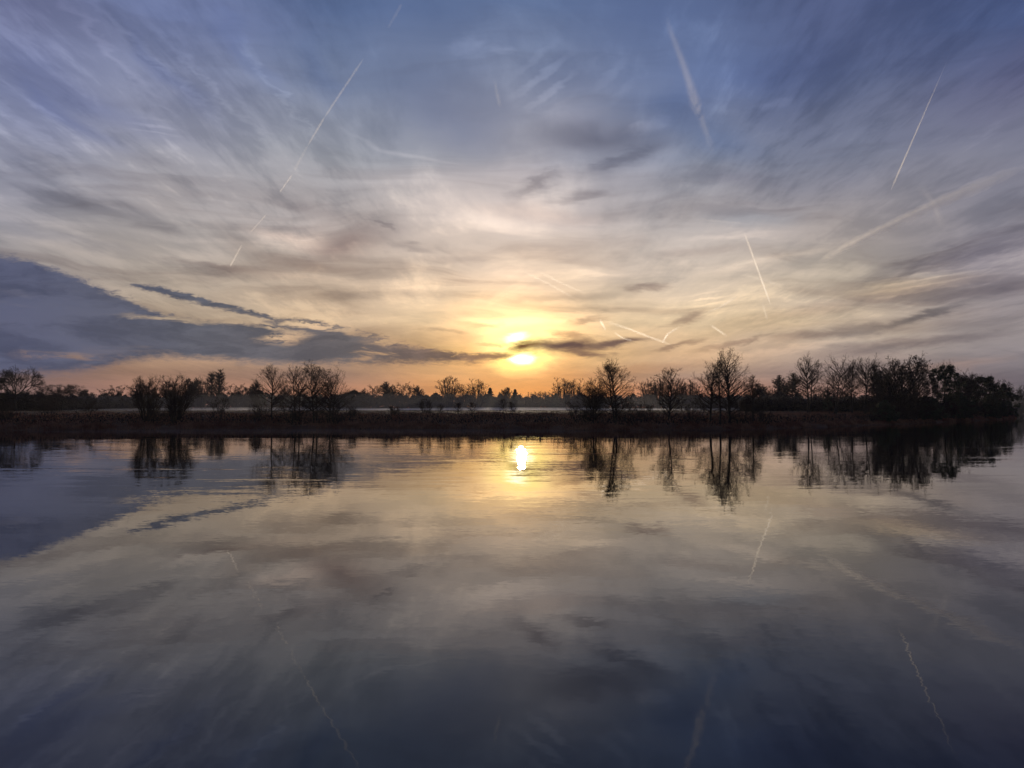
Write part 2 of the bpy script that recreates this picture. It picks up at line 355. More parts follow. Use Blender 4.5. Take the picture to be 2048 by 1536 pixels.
def water_material():
    m, n, out = mat('river_water')
    g = n.new('ShaderNodeNewGeometry')
    pos = g.outputs['Position']
    x, y, z = n.sep(pos)
    flat = n.comb(x, y, 0.0)
    patch = n.mr(n.noise(n.vm('MULTIPLY', flat, (0.02, 0.05, 0)), 1.0, 4.0, 0.55, 0.6), 0.40, 0.64)
    band = n.mr(y, 18.0, 45.0, 0.25, 1.0)
    far_gain = n.m('ADD', 0.45, n.m('MULTIPLY', n.m('MULTIPLY', patch, band), 2.0))
    def field(v, sc, det, amp, dist=0.0):
        c = n.noise(n.vm('MULTIPLY', flat, v), sc, det, 0.5, dist, color=True)
        return n.scale(n.vm('SUBTRACT', c, (0.5, 0.5, 0.5)), amp)
    swell = field((0.25, 0.55, 1.0), 1.0, 2.0, 0.006, 0.2)
    rip = n.scale(field((0.9, 2.2, 1.0), 1.0, 4.0, 0.011, 0.6), far_gain)
    chop = n.scale(field((0.16, 1.3, 1.0), 1.0, 3.0, 0.026, 0.5), n.m('MULTIPLY', n.m('ADD', 0.25, patch), n.mr(y, 16.0, 40.0)))
    fine = n.scale(field((5.0, 9.0, 1.0), 1.0, 2.0, 0.011), n.m('ADD', n.m('ADD', 0.55, n.m('MULTIPLY', patch, 0.8)), n.m('ADD', n.mr(y, 30.0, 62.0, 0.0, 1.0), n.m('MULTIPLY', n.mr(y, 66.0, 96.0, 0.0, 1.6), n.mr(x, -5.0, 25.0)))))
    # lines of current: narrow, long, nearly parallel to the bank
    ln = n.noise(n.vm('MULTIPLY', n.vm('ADD', flat, n.scale(swell, 60.0)), (0.042, 0.42, 0.0)), 1.0, 3.0, 0.55, 0.3)
    line = n.m('MULTIPLY', n.mr(ln, 0.57, 0.64), n.m('MULTIPLY', n.m('MULTIPLY', n.mr(y, 28.0, 48.0), n.mr(y, 92.0, 76.0)), n.m('ADD', 0.25, patch)))
    lrip = n.scale(field((0.35, 3.0, 1.0), 1.0, 3.0, 0.16, 0.4), line)
    sm = n.vm('ADD', n.vm('ADD', swell, n.vm('ADD', rip, chop)), n.vm('ADD', fine, lrip))
    sx, sy, _ = n.sep(sm)
    nrm = n.vm('NORMALIZE', n.comb(sx, sy, 1.0))
    b = n.new('ShaderNodeBsdfPrincipled')
    b.inputs['Base Color'].default_value = (0.004, 0.005, 0.005, 1)
    b.inputs['Roughness'].default_value = 0.0
    b.inputs['IOR'].default_value = 1.47
    n.put(b.inputs['Normal'], nrm)
    m.node_tree.links.new(b.outputs[0], out.inputs[0])
    return m
WATER = water_material()

# ------------------------------------------------------------------ object helpers
def link_mesh(name, V, faces, mats, parent=None, smooth=False):
    """V (n,3) array; faces: list of int arrays (m,3) or (m,4), one material slot each"""
    me = bpy.data.meshes.new(name)
    V = np.asarray(V, dtype=np.float32).reshape(-1, 3)
    me.vertices.add(len(V))
    me.vertices.foreach_set('co', V.ravel())
    loops, starts, idx, pos = [], [], [], 0
    for k, fa_ in enumerate(faces):
        fa_ = np.asarray(fa_, dtype=np.int32)
        if fa_.size == 0: continue
        c = fa_.shape[1]
        loops.append(fa_.ravel())
        starts.append(pos + np.arange(len(fa_)) * c)
        idx.append(np.full(len(fa_), k))
        pos += fa_.size
    L = np.concatenate(loops); St = np.concatenate(starts); I = np.concatenate(idx)
    me.loops.add(len(L)); me.loops.foreach_set('vertex_index', L.astype(np.int32))
    me.polygons.add(len(St)); me.polygons.foreach_set('loop_start', St.astype(np.int32))
    me.polygons.foreach_set('material_index', I.astype(np.int32))
    for m_ in mats: me.materials.append(m_)
    me.update(calc_edges=True)
    me.validate()
    if smooth: me.polygons.foreach_set('use_smooth', np.ones(len(St), dtype=bool))
    o = bpy.data.objects.new(name, me)
    COL.objects.link(o)
    if parent is not None: o.parent = parent
    return o

def tag(o, label=None, cat=None, group=None, kind=None):
    if label: o['label'] = label
    if cat: o['category'] = cat
    if group: o['group'] = group
    if kind: o['kind'] = kind
    return o

def thing(name, label, cat, loc, group=None):
    o = bpy.data.objects.new(name, None)
    o.empty_display_size = 0.5
    COL.objects.link(o)
    o.location = loc
    return tag(o, label, cat, group)

# ------------------------------------------------------------------ land
BX = np.array([-1600, -400, -250, -150, -78, -57, -35, -2, 15.5, 33.5, 63.7, 93.5, 126, 160, 176, 188, 225, 300, 500, 1600], float)
BY = np.array([60, 90, 100, 109, 117, 122, 126.5, 122, 116.5, 119.6, 145, 174, 207, 246, 269, 296, 352, 470, 720, 1400], float)
def bank_y(x):
    return np.interp(x, BX, BY) + 0.9 * np.sin(np.asarray(x) * 0.21) * np.cos(np.asarray(x) * 0.073 + 1) + 0.5 * np.sin(np.asarray(x) * 0.63)
def land_z(x, y):
    x = np.asarray(x, float); y = np.asarray(y, float)
    s = y - bank_y(x)
    z = np.interp(s, [-8, 0, 0.8, 4, 14, 30, 60, 2000], [-1.6, -0.05, 0.40, 0.75, 1.55, 2.15, 2.45, 2.6])
    bump = 0.22 * np.sin(x * 0.31 + 0.5 * np.sin(y * 0.23)) * np.sin(y * 0.27 + 0.7) + 0.12 * np.sin(x * 0.9 + 1.3) * np.sin(y * 0.7)
    return z + bump * np.clip(s / 4.0, 0, 1) * np.clip(1.2 - s / 120.0, 0.25, 1)
def bank_d(px):
    u = (px - 1024.0) / F
    ds = np.linspace(40, 500, 4600)
    k = np.argmax(ds >= bank_y(u * ds))
    return float(ds[k])
def at(px, d):
    x = (px - 1024.0) / F * d
    return x, d, float(land_z(x, d))
def height(py, d, zg):
    return (HORIZON - py) / F * d + CAM_H - zg

def build_land():
    xs = np.concatenate([np.linspace(-1600, -200, 60), np.linspace(-198, 260, 460), np.linspace(265, 1600, 90)])
    ss = np.concatenate([[-8, -3, -0.8], np.linspace(0, 12, 22), np.linspace(13, 60, 40), np.geomspace(64, 1500, 40)])
    X, Sg = np.meshgrid(xs, ss)
    Y = bank_y(X) + Sg
    Z = land_z(X, Y)
    V = np.stack([X, Y, Z], -1).reshape(-1, 3)
    nx, ny = len(xs), len(ss)
    i = np.arange(ny - 1)[:, None] * nx + np.arange(nx - 1)[None, :]
    Q = np.stack([i, i + 1, i + nx + 1, i + nx], -1).reshape(-1, 4)
    tag(link_mesh('ground', V, [Q], [SOIL], smooth=True), 'dark flat meadow and earth bank across the river', kind='structure')
    # the bank under the camera
    xs = np.linspace(-1600, 1600, 120)
    prof = [(3.2, -1.2), (2.4, 0.2), (1.2, 1.2), (0.0, 1.85), (-4, 1.95), (-200, 2.2), (-1500, 2.3)]
    V = np.array([(x, y, z) for (y, z) in prof for x in xs])
    nx = len(xs)
    i = np.arange(len(prof) - 1)[:, None] * nx + np.arange(nx - 1)[None, :]
    Q = np.stack([i, i + nx, i + nx + 1, i + 1], -1).reshape(-1, 4)
    tag(link_mesh('near_ground', V, [Q], [SOIL], smooth=True), 'grassy bank on which the viewer stands', kind='structure')
    W = np.array([(-1600, -20, 0), (1600, -20, 0), (1600, 1500, 0), (-1600, 1500, 0)], float)
    tag(link_mesh('water', W, [np.array([[0, 1, 2, 3]])], [WATER]), 'calm river reflecting the sunset sky', kind='structure')
build_land()

# ------------------------------------------------------------------ plant geometry
class Buf:
    """collects tubes and leaf clumps for one mesh"""
    def __init__(self):
        self.V, self.F3, self.F4, self.n = [], [], [], 0
    def tube(self, pts, rads, sides):
        pts = np.asarray(pts, float); k = len(pts)
        t = np.gradient(pts, axis=0)
        t /= np.linalg.norm(t, axis=1)[:, None] + 1e-9
        ref = np.array([0.31, 0.87, 0.12]) if abs(t[0][1]) < 0.8 else np.array([1.0, 0.1, 0.0])
        a = np.cross(t, ref); a /= np.linalg.norm(a, axis=1)[:, None] + 1e-9
        b = np.cross(t, a)
        th = np.arange(sides) * 2 * math.pi / sides
        ring = (np.cos(th)[None, :, None] * a[:, None, :] + np.sin(th)[None, :, None] * b[:, None, :]) * np.asarray(rads)[:, None, None] + pts[:, None, :]
        self.V.append(ring.reshape(-1, 3))
        i = np.arange(k - 1)[:, None] * sides + np.arange(sides)[None, :]
        j = np.arange(k - 1)[:, None] * sides + (np.arange(sides)[None, :] + 1) % sides
        self.F4.append((np.stack([i, j, j + sides, i + sides], -1).reshape(-1, 4)) + self.n)
        self.n += k * sides
    def blobs(self, C, size, rng, stretch=1.0):
        """small crumpled tetrahedra: cones, dead leaves, leaf clumps"""
        C = np.asarray(C, float)
        if len(C) == 0: return
        m = len(C)
        v = rng.normal(size=(m, 4, 3))
        v /= np.linalg.norm(v, axis=2)[:, :, None]
        v *= (np.asarray(size).reshape(-1, 1, 1) if np.ndim(size) else size) * rng.uniform(0.6, 1.3, (m, 4, 1))
        v[:, :, 2] *= stretch
        self.V.append((C[:, None, :] + v).reshape(-1, 3))
        base_ = np.arange(m)[:, None] * 4 + self.n
        for tri in ((0, 1, 2), (0, 3, 1), (1, 3, 2), (0, 2, 3)):
            self.F3.append(base_ + np.array(tri)[None, :])
        self.n += m * 4
    def make(self, name, mats, parent=None):
        if not self.V: return None
        V = np.concatenate(self.V)
        fs = []
        f4 = np.concatenate(self.F4) if self.F4 else np.zeros((0, 4), int)
        f3 = np.concatenate(self.F3) if self.F3 else np.zeros((0, 3), int)
        return link_mesh(name, V, [f4, f3], mats, parent)

def unit(v):
    return v / (np.linalg.norm(v) + 1e-9)

def limb(rng, p, d, length, r0, r1, steps, wob, lift):
    pts = [np.array(p, float)]
    d = unit(np.array(d, float))
    for _ in range(steps):
        d = unit(d + rng.normal(0, wob, 3) + np.array([0, 0, lift]))
        pts.append(pts[-1] + d * length / steps)
    return np.array(pts), np.linspace(r0, r1, steps + 1)

def side_dir(rng, axis, ang, phi=None):
    a = unit(np.cross(axis, np.array([0.2, 0.9, 0.35])))
    b = np.cross(axis, a)
    phi = rng.uniform(0, 2 * math.pi) if phi is None else phi
    return unit(axis * math.cos(ang) + (a * math.cos(phi) + b * math.sin(phi)) * math.sin(ang))

def sub_twigs(rng, buf, pts, rad, n2, len2, n3, len3, ang, lift, r2, r3, tips, start=0.2):
    """two more orders of branching on a limb"""
    k = len(pts) - 1
    for t in rng.uniform(start, 1.0, n2):
        i = min(int(t * k), k - 1); f = t * k - i
        p = pts[i] * (1 - f) + pts[i + 1] * f
        ax = unit(pts[i + 1] - pts[i])
        L = len2 * (1.15 - 0.6 * t) * rng.uniform(0.6, 1.25)
        q, rr = limb(rng, p, side_dir(rng, ax, ang * rng.uniform(0.7, 1.3)), L, r2, r2 * 0.5, 4, 0.13, lift)
        buf.tube(q, rr, 3)
        for t3 in rng.uniform(0.25, 1.0, n3):
            i3 = min(int(t3 * 4), 3); f3 = t3 * 4 - i3
            p3 = q[i3] * (1 - f3) + q[i3 + 1] * f3
            ax3 = unit(q[i3 + 1] - q[i3])
            q3, r3_ = limb(rng, p3, side_dir(rng, ax3, ang * rng.uniform(0.6, 1.3)), len3 * rng.uniform(0.5, 1.3), r3, r3 * 0.55, 2, 0.12, lift)
            buf.tube(q3, r3_, 3)
            tips.append(q3)
        tips.append(q[2:])

def cones_at(rng, tips, n):
    if not tips: return np.zeros((0, 3))
    A = np.concatenate([t for t in tips])
    return A[rng.integers(0, len(A), n)] + rng.normal(0, 0.05, (n, 3))

def alder(seed, h, wd, stems, parent=None, cones=2500, density=1.0, low=0.18, lean=0.05, tw=1.0, shape=1.0, csize=0.055, dome=1.0):
    """upright bare riverside tree; stems: list of (dx, dy, relative height)"""
    rng = np.random.default_rng(seed)
    crown = Buf(); tips = []
    for (sx, sy, rel) in stems:
        hh = h * rel * (0.92 if dome < 1 else 0.97)
        tb = Buf()
        d0 = np.array([sx * lean * 0.8 + rng.normal(0, 0.02), sy * lean + rng.normal(0, 0.02), 1.0])
        pts, rr = limb(rng, (sx * 0.35, sy * 0.35, -0.3), d0, hh + 0.3, 0.016 * hh + 0.02, 0.012, 12, 0.035, 0.03)
        k_ = hh / max(pts[-1][2], 0.1)
        pts[:, 2] *= k_
        rr[0] *= 1.35
        tb.tube(pts, rr, 8)
        tb.make('trunk', [BARK], parent)
        nb = int(46 * density * rel)
        for j in range(nb):
            t = low + (1 - low) * (j + rng.uniform()) / nb * 0.97
            i = min(int(t * 12), 11); f = t * 12 - i
            p = pts[i] * (1 - f) + pts[i + 1] * f
            tt = (t - low) / (1 - low)
            prof = (math.sin(math.pi * min(1.0, 0.14 + 0.86 * tt) ** (0.75 * shape)) ** dome * 0.92 + 0.10)
            rad = 0.5 * wd * max(0.14, prof) * rng.uniform(0.7, 1.15)
            ang = R(68 - 34 * tt) * rng.uniform(0.85, 1.15)
            L = 1.15 * rad / max(0.45, math.sin(ang))
            q, r_ = limb(rng, p, side_dir(rng, np.array([0, 0, 1.0]), ang), L, 0.010 + 0.013 * L * tw ** 0.5, 0.009, 6, 0.10, 0.045)
            crown.tube(q, r_, 4)
            tips.append(q[4:])
            sub_twigs(rng, crown, q, r_, max(3, int(3 + 2.6 * L)), 0.30 * L + 0.30, 4, 0.42, R(42), 0.03, 0.011 * tw, 0.0075 * tw, tips)
    crown.blobs(cones_at(rng, tips, cones), csize, rng)
    crown.make('crown', [TWIG, CONE], parent)

def willow(seed, h, wd, stems, parent=None, cones=900, tw=1.0, n1=11, spread=0.75, up=0.05, n2=9, n3=5, csize=0.06, low=0.28, side=0.30, wob=0.07):
    """many stemmed fan shaped tree or bush"""
    rng = np.random.default_rng(seed)
    crown = Buf(); tips = []
    for sidx in range(stems):
        a = rng.uniform(0, 2 * math.pi)
        s_ = (sidx + 0.5) / stems * 2 - 1
        out = abs(s_) ** 0.9
        d0 = np.array([s_ * spread, math.sin(a) * 0.4 * spread, 1.0])
        hh = h * (1.0 - 0.30 * out ** 2) * rng.uniform(0.88, 1.0)
        L = hh * math.hypot(1, out * spread * 0.7)
        tb = Buf()
        pts, rr = limb(rng, (s_ * 0.25, math.sin(a) * 0.25, -0.3), d0, L, 0.012 * h + 0.015, 0.012, 10, wob, up)
        pts[:, 2] *= (hh / max(0.3, pts[:, 2].max()))
        pts[:, 0] *= np.interp(abs(pts[-1][0]), [0, 0.5 * wd, wd], [1, 1, 0.5])
        tb.tube(pts, rr, 6)
        tb.make('trunk', [BARK], parent)
        tips.append(pts[8:])
        for t in rng.uniform(low, 0.97, n1):
            i = min(int(t * 10), 9); f = t * 10 - i
            p = pts[i] * (1 - f) + pts[i + 1] * f
            ax = unit(pts[i + 1] - pts[i])
            q, r_ = limb(rng, p, side_dir(rng, ax, R(40) * rng.uniform(0.7, 1.4)), wd * side * rng.uniform(0.6, 1.2), 0.022 + 0.002 * h, 0.009, 6, 0.10, up)
            crown.tube(q, r_, 4)
            tips.append(q[3:])
            sub_twigs(rng, crown, q, r_, n2, 0.10 * wd + 0.35, n3, 0.45, R(36), up * 0.7, 0.011 * tw, 0.0075 * tw, tips)
    crown.blobs(cones_at(rng, tips, cones), csize, rng)
    crown.make('crown', [TWIG, CONE], parent)

def oak(seed, h, wd, parent=None, tw=1.0, levels=4, n=4, fork=0.28, r=0.35, spread=0.62, up=0.02, cones=0, csize=0.1):
    """single trunk that forks again and again into a broad bare crown"""
    rng = np.random.default_rng(seed)
    trunk, crown = Buf(), Buf()
    lines = []
    def rec(p, d, L, rad, lev):
        q, r_ = limb(rng, p, d, L, rad, rad * 0.62, 5, 0.11 if lev else 0.04, up)
        lines.append((q, r_, lev))
        if lev < levels:
            c = n if lev else n + 1
            for c_ in range(c):
                phi = 2 * math.pi * (c_ + rng.uniform(0, 0.6)) / c
                ang = spread * rng.uniform(0.6, 1.35) * (1.0 if lev < 2 else 1.15)
                st = q[-1] if c_ < 2 or lev == 0 else q[rng.integers(2, 5)]
                rec(st, side_dir(rng, unit(q[-1] - q[-2]), ang, phi), L * rng.uniform(0.58, 0.82) * (1.0 if lev else 0.95), rad * 0.58, lev + 1)
            if lev:
                rec(q[-1], unit(q[-1] - q[-2]), L * rng.uniform(0.6, 0.8), rad * 0.6, lev + 1)
    rec(np.array([0, 0, -0.3]), (rng.normal(0, .03), rng.normal(0, .03), 1), h * fork, r, 0)
    allp = np.concatenate([l[0] for l in lines])
    kz = h / allp[:, 2].max()
    rx_ = np.percentile(np.abs(allp[:, 0]), 98)
    kx = 0.5 * wd / rx_
    sc = np.array([kx, kx, kz])
    tips = []
    for q, r_, lev in lines:
        q = q * sc
        if lev <= 1: trunk.tube(q, r_, 7 if lev == 0 else 5)
        else:
            crown.tube(q, np.maximum(r_, 0.010 * tw), 3)
            if lev >= levels - 1:
                tips.append(q)
    for q in list(tips):
        for t in rng.integers(1, 6, 4):
            ax = unit(q[t] - q[t - 1])
            q3, r3_ = limb(rng, q[t], side_dir(rng, ax, R(45) * rng.uniform(0.6, 1.3)), (0.05 * h + 0.15) * rng.uniform(0.5, 1.2), 0.010 * tw, 0.006 * tw, 2, 0.15, 0.05)
            crown.tube(q3, r3_, 3)
    crown.blobs(cones_at(rng, tips, cones), csize, rng)
    trunk.make('trunk', [BARK], parent)
    crown.make('crown', [TWIG, CONE], parent)

def leafy(seed, h, wd, parent=None, kind='round', n=5000, csize=0.22, sprout=0, mats=None):
    """dense dark tree: trunk, a few limbs and a crown of leaf clumps with gaps"""
    rng = np.random.default_rng(seed)
    trunk, crown = Buf(), Buf()
    pts, rr = limb(rng, (0, 0, -0.3), (0, 0, 1), h * 0.9, 0.02 * h + 0.05, 0.03, 8, 0.04, 0.05)
    trunk.tube(pts, rr, 7)
    trunk.make('trunk', [BARK], parent)
    C = []
    if kind == 'conifer':
        for _ in range(n):
            t = rng.uniform() ** 1.5
            z = h * (0.08 + 0.92 * t)
            rad = 0.5 * wd * (1 - t) ** 0.85 * (0.75 + 0.25 * math.sin(t * 40 + 1.5 * math.sin(t * 9))) + 0.05
            a = rng.uniform(0, 2 * math.pi)
            rr_ = rad * math.sqrt(rng.uniform(0.1, 1)) * (0.85 + 0.15 * math.sin(3 * a + t * 9))
            C.append((rr_ * math.cos(a), rr_ * math.sin(a), z - 0.15 * rr_))
    else:
        # lumps of different size inside the outline
        lumps = []
        for _ in range(150):
            t = rng.uniform(0.05 if kind == 'bush' else 0.22, 1.0)
            prof = math.sin(math.pi * min(1, (0.25 if kind == 'bush' else 0.12) + 0.80 * t)) ** 0.6
            if kind == 'column': prof = 0.55 + 0.45 * math.sin(math.pi * t)
            a = rng.uniform(0, 2 * math.pi)
            q = 0.5 * wd * prof * math.sqrt(rng.uniform(0, 1)) * 0.92 * rng.uniform(0.8, 1.08)
            lumps.append((q * math.cos(a), q * math.sin(a), h * t * 0.93, rng.uniform(0.035, 0.095) * wd * (0.6 if kind == 'column' else 1)))
        for _ in range(n):
            lx, ly, lz, lr = lumps[rng.integers(0, len(lumps))]
            v = rng.normal(size=3); v /= np.linalg.norm(v)
            C.append((lx, ly, lz) + v * lr * rng.uniform(0.2, 1.0) ** 0.5 * np.array([1, 1, 0.8]))
        for _ in range(sprout):
            lx, ly, lz, lr = lumps[rng.integers(0, len(lumps))]
            q, r_ = limb(rng, (lx, ly, lz), (rng.normal(0, .35), rng.normal(0, .35), 1), lr + rng.uniform(0.3, 0.10 * h + 0.5), 0.016, 0.007, 5, 0.10, 0.08)
            crown.tube(q, r_, 3)
            for t in (2, 3, 4):
                q3, r3 = limb(rng, q[t], side_dir(rng, unit(q[t] - q[t - 1]), R(35)), rng.uniform(.2, .6), 0.010, 0.006, 2, .12, .05)
                crown.tube(q3, r3, 3)
    crown.blobs(C, csize, rng, 0.7)
    crown.make('crown', mats or [TWIG, EVERG], parent)

def upright(seed, h, wd, parent=None):
    """columnar poplar: a bundle of steep boughs hugging the trunk"""
    rng = np.random.default_rng(seed)
    trunk, crown = Buf(), Buf()
    pts, rr = limb(rng, (0, 0, -0.3), (0, 0, 1), h, 0.32, 0.03, 12, 0.015, 0.05)
    trunk.tube(pts, rr, 7)
    for j in range(150):
        t = rng.uniform(0.06, 0.93)
        i = min(int(t * 12), 11)
        a = rng.uniform(0, 2 * math.pi)
        prof = 0.12 + 1.0 * (1 - t) ** 0.7 * min(1.0, 0.45 + 1.6 * t)
        L = wd * 0.75 * prof * rng.uniform(0.7, 1.3)
        q, r_ = limb(rng, pts[i], (math.cos(a) * .55, math.sin(a) * .55, 1.0), L, 0.06, 0.03, 5, 0.07, 0.10)
        crown.tube(q, r_, 3)
        for t3 in range(1, 6):
            for _ in range(2):
                q3, r3 = limb(rng, q[t3], side_dir(rng, unit(q[t3] - q[t3 - 1]), R(26)), rng.uniform(.5, 1.3), 0.032, 0.016, 2, .08, .1)
                crown.tube(q3, r3, 3)
    trunk.make('trunk', [BARK], parent)
    crown.make('crown', [TWIG], parent)

# ------------------------------------------------------------------ trees on the bank
def near(name, px, s, top, label, cat='tree', group='bare trees along the river bank'):
    d = bank_d(px) + s
    x, y, z = at(px, d)
    t = thing(name, label, cat, (x, y, z - 0.05), group)
    return t, height(top, d, z), d / F      # root, height, metres per picture pixel

def build_near():
    G = 'bare trees along the river bank'
    t, h, k = near('willow_tree', 292, 5, 762, 'rounded many-stemmed bare willow nearest the left end of the far bank')
    willow(11, h, 74 * k, 13, t, cones=500, tw=1.1, n1=12, n2=9, n3=4, spread=0.55, up=0.07, low=0.22)
    t, h, k = near('willow_tree', 352, 4, 762, 'denser rounded bare willow just right of a similar many-stemmed one')
    willow(12, h, 78 * k, 15, t, cones=600, tw=1.15, n1=12, n2=9, n3=4, spread=0.58, up=0.07, low=0.18)
    t, h, k = near('alder_tree', 545, 5, 738, 'slender single-trunk bare alder standing left of the four-trunk clump')
    alder(21, h, 66 * k, [(0, 0, 1.0)], t, cones=1300, low=0.18, tw=1.1, dome=0.7, density=1.2)
    t, h, k = near('alder_tree', 596, 4, 742, 'bare alder forming the left side of the dense clump left of the sun')
    alder(22, h, 70 * k, [(-0.5, 0, 1.0), (0.6, 0.4, .92)], t, cones=2000, low=0.14, tw=1.1, dome=0.6, density=0.72)
    t, h, k = near('alder_tree', 630, 4, 738, 'tallest bare alder of the dense clump left of the sun, hung with cones')
    alder(23, h, 74 * k, [(-0.4, 0, 1.0), (0.9, 0.3, .95)], t, cones=4200, low=0.14, tw=1.1, csize=0.07, dome=0.62, density=0.75)
    t, h, k = near('alder_tree', 660, 6, 756, 'bare alder with low spreading side on the right of the dense clump')
    alder(24, h, 78 * k, [(0, 0, 1.0), (0.9, 0.2, .85)], t, cones=2200, low=0.08, tw=1.1, dome=0.62, density=0.72)
    t, h, k = near('alder_tree', 1186, 5, 762, 'thin spiky bare alder with low fanning boughs, first tree right of the sun')
    alder(31, h, 66 * k, [(0, 0, 1.0), (-0.9, 0.3, .8), (0.9, 0, .82)], t, cones=2000, low=0.10, tw=1.05, shape=0.8)
    t, h, k = near('alder_tree', 1230, 4, 723, 'tall twin-trunk bare alder with an airy pointed crown right of the sun')
    alder(32, h, 78 * k, [(-0.3, 0, 1.0), (0.45, 0.3, .93)], t, cones=3600, low=0.12, tw=1.1, csize=0.065, dome=0.8, density=0.95)
    t, h, k = near('alder_tree', 1337, 4, 741, 'single-trunk bare alder with a small tufted crown and low drooping boughs')
    alder(33, h, 66 * k, [(0, 0, 1.0), (0.5, 0.5, .62)], t, cones=2300, low=0.12, density=0.9, tw=1.15, csize=0.065)
    t, h, k = near('alder_tree', 1420, 5, 726, 'bare alder leaning left beside the tallest tree of the right group')
    alder(34, h, 66 * k, [(-0.3, 0, 1.0), (0.4, .3, .8)], t, density=0.7, cones=2000, low=0.18, tw=1.15, csize=0.065)
    t, h, k = near('alder_tree', 1440, 3, 716, 'narrow bare alder squeezed between two others in the right group')
    alder(35, h, 56 * k, [(0, 0, 1.0)], t, cones=1400, low=0.24, density=0.8, tw=1.15, csize=0.065)
    t, h, k = near('alder_tree', 1459, 4, 702, 'tallest bare alder on the bank, pointed symmetrical crown in the right group')
    alder(36, h, 84 * k, [(0, 0, 1.0), (0.5, 0.4, .8)], t, cones=2600, low=0.15, tw=1.05, density=1.0, dome=0.88)
    t, h, k = near('alder_tree', 1505, 6, 752, 'short bare alder at the right end of the tall right-hand group')
    alder(37, h, 42 * k, [(0, 0, 1.0), (0.6, 0.4, .8)], t, cones=900, low=0.2, tw=1.1)
    # bare trees further back on the right
    t, h, k = near('ash_tree', 1617, 38, 717, 'big bare ash with a thick straight trunk and open crown over the right meadow', group='big bare trees over the right meadow')
    alder(41, h, 62 * k, [(0, 0, 1.0), (0.5, .2, .9), (-0.5, .2, .84)], t, cones=0, low=0.42, tw=1.6, shape=0.85, density=0.55, dome=0.7)
    t, h, k = near('leaning_tree', 1664, 36, 722, 'bare tree leaning right out of an ivy-wrapped stump over the right meadow', group='big bare trees over the right meadow')
    alder(42, h, 66 * k, [(1.3, 0, 1.0), (2.2, .2, .8), (-1.5, 0, .6)], t, cones=0, low=0.36, tw=1.5, density=0.5, lean=0.16, dome=0.7)
    t, h, k = near('ash_tree', 1704, 36, 724, 'narrow bare tree with ivy on its trunk beside the leaning one', group='big bare trees over the right meadow')
    alder(43, h, 48 * k, [(0, 0, 1.0), (0.5, .3, .9)], t, cones=500, low=0.38, tw=1.4, csize=0.09, density=0.7, dome=0.7)
    t, h, k = near('ash_tree', 1731, 34, 720, 'bare tree with thick ivy-clad trunk left of the dense dark thicket', group='big bare trees over the right meadow')
    alder(44, h, 58 * k, [(-0.3, 0, 1.0), (0.8, 0, .92)], t, cones=600, low=0.36, tw=1.4, csize=0.09, density=0.7, dome=0.7)
    # dark thicket on the point
    GT = 'dark dense trees on the right point'
    t, h, k = near('thicket_tree', 1796, 6, 728, 'spreading feathery dark tree at the left end of the dense thicket', group=GT)
    alder(51, h, 100 * k, [(-.6, 0, 1.0), (0.9, .5, .9), (-1.4, .2, .8)], t, cones=9000, low=0.02, tw=1.6, density=1.2, csize=0.10, shape=0.75)
    t, h, k = near('thicket_tree', 1829, 6, 714, 'pointed dark tree with twiggy top in the dense thicket on the point', group=GT)
    alder(52, h, 84 * k, [(0, 0, 1.0), (.9, .5, .8)], t, cones=9000, low=0.04, tw=1.6, density=1.2, csize=0.11, shape=0.8)
    t, h, k = near('thicket_tree', 1888, 8, 724, 'tallest ivy-dark tree of the thicket, with bare sprouts on its top', group=GT)
    leafy(53, h, 88 * k, t, n=13000, csize=0.20, sprout=260)
    sp = Buf(); rng = np.random.default_rng(5)
    for q_ in range(9):
        q, r_ = limb(rng, (rng.normal(0.3, .9), rng.normal(0, .6), h * 0.86), (rng.normal(0, .18), 0, 1), rng.uniform(1.2, 3.0), 0.03, 0.008, 5, 0.08, 0.04)
        sp.tube(q, r_, 3)
        for t_ in (2, 3, 4):
            a_, b_ = limb(rng, q[t_], side_dir(rng, unit(q[t_] - q[t_ - 1]), R(35)), rng.uniform(.4, .8), 0.014, 0.007, 2, .1, .05)
            sp.tube(a_, b_, 3)
    sp.make('sprout', [TWIG], t)
    t, h, k = near('thicket_tree', 1928, 10, 756, 'thin grey-green bare tree between two dark crowns of the thicket', group=GT)
    alder(54, h, 70 * k, [(0, 0, 1.0), (.9, .5, .9)], t, cones=6000, low=0.05, tw=1.7, csize=0.12)
    t, h, k = near('thicket_tree', 1968, 8, 750, 'broad rounded dark tree near the tip of the right point', group=GT)
    leafy(55, h, 84 * k, t, n=13000, csize=0.24, sprout=260)
    t, h, k = near('thicket_tree', 2008, 6, 764, 'dark bushy tree at the very tip of the right point, sloping to the water', group=GT)
    leafy(56, h, 64 * k, t, n=11000, csize=0.24, kind='bush', sprout=200)
    t, h, k = near('thicket_tree', 2003, 14, 752, 'thin bare treetop showing just above the tip of the right point', group=GT)
    willow(57, h, 44 * k, 4, t, cones=800, tw=1.8, csize=.1)
    for i, (px, s, top, wpx, lab) in enumerate([(1770, 3, 800, 60, 'low black bush at the water under the feathery tree of the thicket'), (1850, 3, 790, 80, 'wide black bush at the water under the pointed tree of the thicket'),
                                               (1915, 3, 785, 80, 'black waterside bush under the tallest ivy-dark tree'), (1980, 3, 792, 70, 'black waterside bush near the tip of the right point')]):
        t, h, k = near('thicket_bush', px, s, top, lab, 'bush', 'dark bushes along the foot of the thicket')
        leafy(60 + i, h, wpx * k, t, n=9000, csize=0.22, kind='bush', sprout=30)
build_near()

